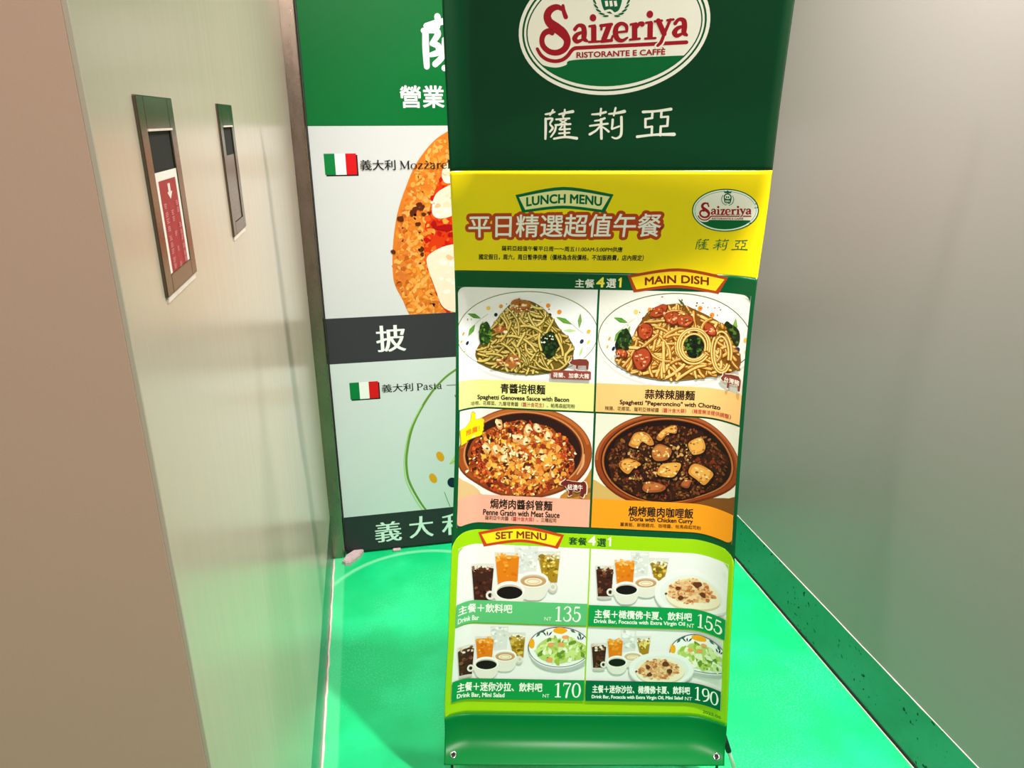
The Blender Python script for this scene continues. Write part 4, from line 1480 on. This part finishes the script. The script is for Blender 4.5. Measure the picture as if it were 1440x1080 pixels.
# serif capitals and small letters for the two captions, on a 100-unit cap height
SERIF = {
    'M': (112, [([(18, 4), (18, 98)], [5, 5]), ([(18, 4), (54, 92)], [15, 13]), ([(54, 92), (90, 4)], [5, 5]), ([(92, 4), (92, 98)], [15, 15]), ([(4, 98), (32, 98)], [5, 5]), ([(78, 98), (108, 98)], [5, 5]), ([(4, 3), (22, 3)], [5, 5]), ([(88, 3), (108, 3)], [5, 5])]),
    'o': (70, [([(35, 34), (14, 46), (10, 66), (14, 88), (35, 99), (56, 88), (60, 66), (56, 46), (35, 34)], [5, 9, 14, 9, 5, 9, 14, 9, 5])]),
    'z': (64, [([(10, 36), (54, 36)], [7, 7]), ([(52, 38), (10, 96)], [13, 13]), ([(8, 97), (56, 97)], [7, 7]), ([(10, 36), (8, 50)], [5, 3]), ([(57, 97), (58, 82)], [5, 3])]),
    'a': (64, [([(14, 48), (30, 34), (46, 42), (46, 90), (60, 96)], [9, 6, 12, 13, 5]), ([(46, 60), (18, 68), (10, 84), (24, 97), (46, 86)], [5, 8, 13, 9, 5])]),
    'r': (54, [([(20, 36), (20, 97)], [13, 13]), ([(6, 97), (38, 97)], [5, 5]), ([(6, 36), (20, 36)], [5, 5]), ([(22, 54), (34, 36), (48, 40)], [5, 8, 14])]),
    'e': (62, [([(12, 64), (54, 62)], [5, 5]), ([(54, 62), (50, 42), (34, 34), (14, 48), (10, 68), (18, 90), (36, 98), (56, 86)], [7, 8, 6, 10, 14, 11, 7, 4])]),
    'l': (36, [([(18, -6), (18, 97)], [13, 13]), ([(4, 97), (32, 97)], [5, 5]), ([(4, -6), (18, -6)], [5, 5])]),
    'P': (78, [([(20, 4), (20, 98)], [15, 15]), ([(6, 98), (38, 98)], [5, 5]), ([(6, 3), (22, 3)], [5, 5]), ([(22, 4), (54, 6), (70, 28), (54, 52), (22, 54)], [5, 9, 16, 9, 5])]),
    's': (56, [([(46, 46), (28, 34), (12, 48), (28, 64), (46, 80), (28, 98), (10, 86)], [7, 6, 12, 14, 12, 6, 8])]),
    't': (44, [([(20, 14), (20, 86), (28, 97), (40, 90)], [8, 13, 9, 4]), ([(6, 38), (38, 38)], [6, 6])])}


def serif(k, s, x0, base, x1, h, col):
    tot = sum(SERIF[c][0] for c in s)
    f = (x1 - x0) / tot
    x = x0
    for c in s:
        w, ss = SERIF[c]
        k.tf = lambda P, x=x: np.c_[x + P[:, 0] * f, base + (P[:, 1] - 98) * h / 98]
        for p_, wd in ss: k.stroke(p_, wd, col, 5 if len(p_) > 2 else 1, cap=len(p_) > 2)
        x += w * f
    k.tf = ident


# pizza picture
r = random.Random(3)
k = Ink(0.2, clip=(0, 340, PW, 899.5), dz=0.008)
rim = [(480, 312), (401, 352), (353, 384), (304, 442), (272, 504), (241, 584), (223, 672), (217, 745), (220, 800), (242, 852), (261, 900), (300, 960), (480, 1010), (700, 1010), (860, 930), (930, 800), (950, 650), (900, 480), (800, 370), (640, 305)]
k.blob(rim, 'd87824', 5)
cxp, cyp = 590, 660
k.heap(0.4)
for i in range(2600):  # mottled crust
    x, y = r.uniform(215, 420), r.uniform(345, 905)
    if i > 2100: x, y = r.uniform(420, 950), r.uniform(310, 1000)
    if not inside((x - 9, y - 4), rim): continue
    s = r.uniform(3, 11)
    warm = ['e8963a', 'e48a2c', 'd97826', 'eda048', 'dd7c2e', 'cc6a22', 'e9a658', 'd8742a', 'f0ae58']
    if x < 262 and r.random() < 0.6: warm = ['c46424', 'b85a20', 'cf7030', 'd47a34']
    lump(k, x, y, s, s * 0.65, warm[r.randint(0, len(warm) - 1)], r, 7, 0.35, r.uniform(0, 3))
sauce = [(440, 380), (400, 440), (356, 520), (334, 590), (318, 640), (316, 700), (322, 760), (350, 830), (372, 890), (480, 950), (700, 960), (830, 860), (880, 700), (840, 520), (740, 410), (600, 370)]
k.flat()
k.blob(sauce, 'd2380f', 5)
k.heap(0.25)
for i in range(700):
    x, y = r.uniform(310, 480), r.uniform(380, 950)
    if not inside((x, y), sauce): continue
    s = r.uniform(3, 12)
    lump(k, x, y, s, s * 0.7, ['e8561c', 'c81c14', 'c01414', 'f08a34', 'd82c14', 'e86820', 'b81214', 'f0a040'][r.randint(0, 7)], r, 7, 0.35, r.uniform(0, 3))
k.flat()
for ch in ([(372, 520), (350, 548), (346, 590), (372, 604), (420, 588), (450, 540), (430, 500)], [(404, 438), (378, 470), (390, 500), (430, 490), (450, 450)],
           [(322, 736), (340, 706), (400, 684), (480, 690), (520, 760), (500, 860), (440, 900), (372, 884), (346, 820)], [(600, 450), (540, 520), (600, 580), (700, 540), (690, 460)], [(640, 720), (620, 800), (700, 860), (790, 800), (760, 710)]):
    k.blob(ch, 'efdcc8', 5)
    k.heap(0.12)
    cx_, cy_ = sum(p[0] for p in ch) / len(ch), sum(p[1] for p in ch) / len(ch)
    for i in range(40):
        x, y = cx_ + r.gauss(0, 35), cy_ + r.gauss(0, 45)
        if inside((x, y), ch):
            s = r.uniform(5, 13)
            lump(k, x, y, s, s * 0.7, ['f6ece0', 'f2e0cc', 'f8f2ea', 'ecd2b8', 'f0b890'][r.randint(0, 4)], r, 7, 0.3)
    k.flat()
for x, y, a in ((350, 620, 8), (392, 630, 40), (420, 650, 30)): lump(k, x, y, a, 10, 'a80c14', r, 8, 0.3)
for x, y in ((296, 572), (290, 580), (284, 586), (318, 568), (308, 560), (312, 574), (320, 590), (302, 618), (309, 696), (310, 712), (336, 586), (222, 700), (250, 600)):
    lump(k, x, y, r.uniform(5, 10), r.uniform(5, 9), '5a2410', r, 7, 0.3)
pbuild(k, 'printed_pizza', poster)
k = Ink(k.z + 0.05, dz=0.004)
k.text('義大利', (141, 459), (242.6, 459.8), 29, '1c1a1c', -0.006, fat=0.45)
serif(k, 'Mozzarella', 254, 457, 434, 23, '1c1a1c')
pbuild(k, 'pizza_caption', poster)
k = Ink(0.3)
k.text('披', (154, 1018), (243.5, 1018), 87, 'f0f3f4', -0.006, fat=2.0)
pbuild(k, 'band_lettering', poster)
# pasta plate picture
k = Ink(0.3, clip=(0, 1051, PW, 1601.5))
ARCP = [(700, 1010), (520, 1035), (402, 1094), (344, 1140), (295, 1203), (252, 1285), (230, 1370), (224.6, 1432), (233.5, 1496), (278, 1595), (330, 1660)]
k.stroke(ARCP, [7, 7, 7, 7, 8, 8, 8, 8, 8, 7, 7], '6a9436', 6, cap=False)
k.stroke([(x - 8, y + 6) for x, y in ARCP[4:]], 4, 'a9cf86', 6, cap=False)
for x, y, c in ((340.4, 1402.6, 'e6a31c'), (312.9, 1483, 'e6a31c'), (379, 1506, '15263c')):
    k.ell(x, y, 12 if c != '15263c' else 17, 20, c, 24, rot=-0.4)
leaf(k, (372, 1434), (440, 1390), 40, 'b8d88a', '8fb85c')
k.stroke([(350, 1540), (358, 1568), (368, 1600)], 3, '8aa86a', 4, cap=False)
leaf(k, (396, 1182), (430, 1215), 18, '6a9436')
pbuild(k, 'printed_plate', poster)
k = Ink(0.7, dz=0.004)
k.text('義大利', (160, 1156), (260, 1157), 28, '1c1a1c', -0.006, fat=0.45)
serif(k, 'Pasta', 271, 1156, 356, 24, '1c1a1c')
k.rect(370, 1144.6, 520, 1146.6, '70757a')
pbuild(k, 'pasta_caption', poster)
k = Ink(0.3)
k.text('義', (105, 1714), (193, 1714), 79, 'dfeeea', -0.006, fat=1.8)
k.text('大', (223, 1711), (305, 1711), 85, 'dfeeea', -0.006, fat=1.8)
k.text('利', (338, 1714), (424, 1714), 86, 'dfeeea', -0.006, fat=1.8)
pbuild(k, 'band_lettering', poster)

# ------------------------------------------------------------------ recessed plates on the white panel
def recess(y0, y1, z0, z1, label, sticker):
    root = empty('recessed_plate', (XL, (y0 + y1) / 2, z0), label, 'wall plate', 'recessed steel plates in the white panel')
    f = 0.022
    bm = bmesh.new()
    d0, d1 = XL - 0.002, XL + 0.003
    for b in ((y0, y0 + f, z0, z1), (y1 - f, y1, z0, z1), (y0 + f, y1 - f, z1 - 0.03, z1), (y0 + f, y1 - f, z0, z0 + 0.018)):
        box(bm, d0, d1, *b, 0.001)
    bm_obj('plate_frame', bm, M_STEEL, root)
    zt = z1 - 0.03
    bm = bmesh.new()
    box(bm, XL - 0.001, XL + 0.0008, y0 + f, y1 - f, zt - 0.038, zt)
    bm_obj('slot', bm, M_DARKHOLE, root)
    bm = bmesh.new()
    box(bm, XL - 0.001, XL + 0.0018, y0 + f, y1 - f, z0 + 0.018, zt - 0.038, 0.0006)
    bm_obj('inner_plate', bm, M_STEEL, root)
    bm = bmesh.new()
    box(bm, XL - 0.001, XL + 0.0042, y0 + f - 0.002, y1 - f + 0.002, zt - 0.0005, zt + 0.0015)
    bm_obj('slot_lip', bm, M_BEAD, root)
    bm = bmesh.new()
    box(bm, XL - 0.001, XL + 0.0015, y0 + 0.004, y1 - 0.004, z0 - 0.006, z0 + 0.0005)
    bm_obj('lower_sealant', bm, M_BEAD, root)
    return root


def wall_map(y0, z1):
    def f(s, v):
        return np.c_[np.full(len(s), XL + 0.0020), y0 + s / 1000, z1 - v / 1000], np.tile((1.0, 0.0, 0.0), (len(s), 1))
    return f


recess(0.720, 0.850, 1.273, 1.451, 'steel recessed wall plate with a red sticker on the white panel, nearer the tan wall', True)
recess(1.111, 1.228, 1.272, 1.451, 'bare steel recessed wall plate on the white panel, nearer the poster', False)
st = empty('wall_sticker', (XL + 0.002, 0.786, 1.29), 'red and white sticker with a white arrow in the nearer recessed plate', 'sticker')
k = Ink(0.1)
k.rect(0, 0, 86, 102, 'ece6e2')
k.rect(10, 8, 77, 94, '9c1226')
k.build('sticker_sheet', M_LABEL, st, wall_map(0.742, 1.384), no_grid)
k = Ink(0.3)
k.stroke([(46, 12), (46, 20)], 9, 'f0dada', 1, cap=False)
k.poly([(36, 20), (56, 20), (46, 27)], 'f0dada')
r = random.Random(8)
for cxk in (22, 44, 66):
    for i in range(9):
        y = 30 + i * 7.2 + r.uniform(-1, 1)
        if r.random() < 0.25: continue
        for q in range(3): k.rect(cxk - 5 + r.uniform(-1, 1), y + q * 1.7, cxk + 4 + r.uniform(-2, 2), y + q * 1.7 + 0.7, 'd9909c')
k.build('sticker_marks', M_LABEL, st, wall_map(0.742, 1.384), no_grid)

# ------------------------------------------------------------------ small things at the foot of the poster
bm = bmesh.new()
P = [(-0.160, 2.205), (-0.150, 2.192), (-0.135, 2.190), (-0.098, 2.236), (-0.088, 2.262), (-0.118, 2.268), (-0.146, 2.240)]
lo = [bm.verts.new((x, y, 0.0)) for x, y in P]
hi = [bm.verts.new((x + 0.001, y + 0.001, 0.016)) for x, y in P]
bm.faces.new(lo[::-1])
bm.faces.new(hi)
for i in range(len(P)): bm.faces.new((lo[i], lo[(i + 1) % len(P)], hi[(i + 1) % len(P)], hi[i]))
bmesh.ops.bevel(bm, geom=[e for e in bm.edges if all(v.co.z > 0.01 for v in e.verts)], offset=0.003, segments=2, affect='EDGES')
tag(bm_obj('door_guide', bm, M_STONE), 'worn pinkish metal guide block on the floor at the poster corner', 'door guide')
bm = bmesh.new()
box(bm, 0.012, 0.040, 2.246, 2.2585, 0.0, 0.009, 0.003)
tag(bm_obj('floor_clip', bm, M_STONE), 'tiny pinkish clip on the floor under the middle of the poster edge', 'clip')
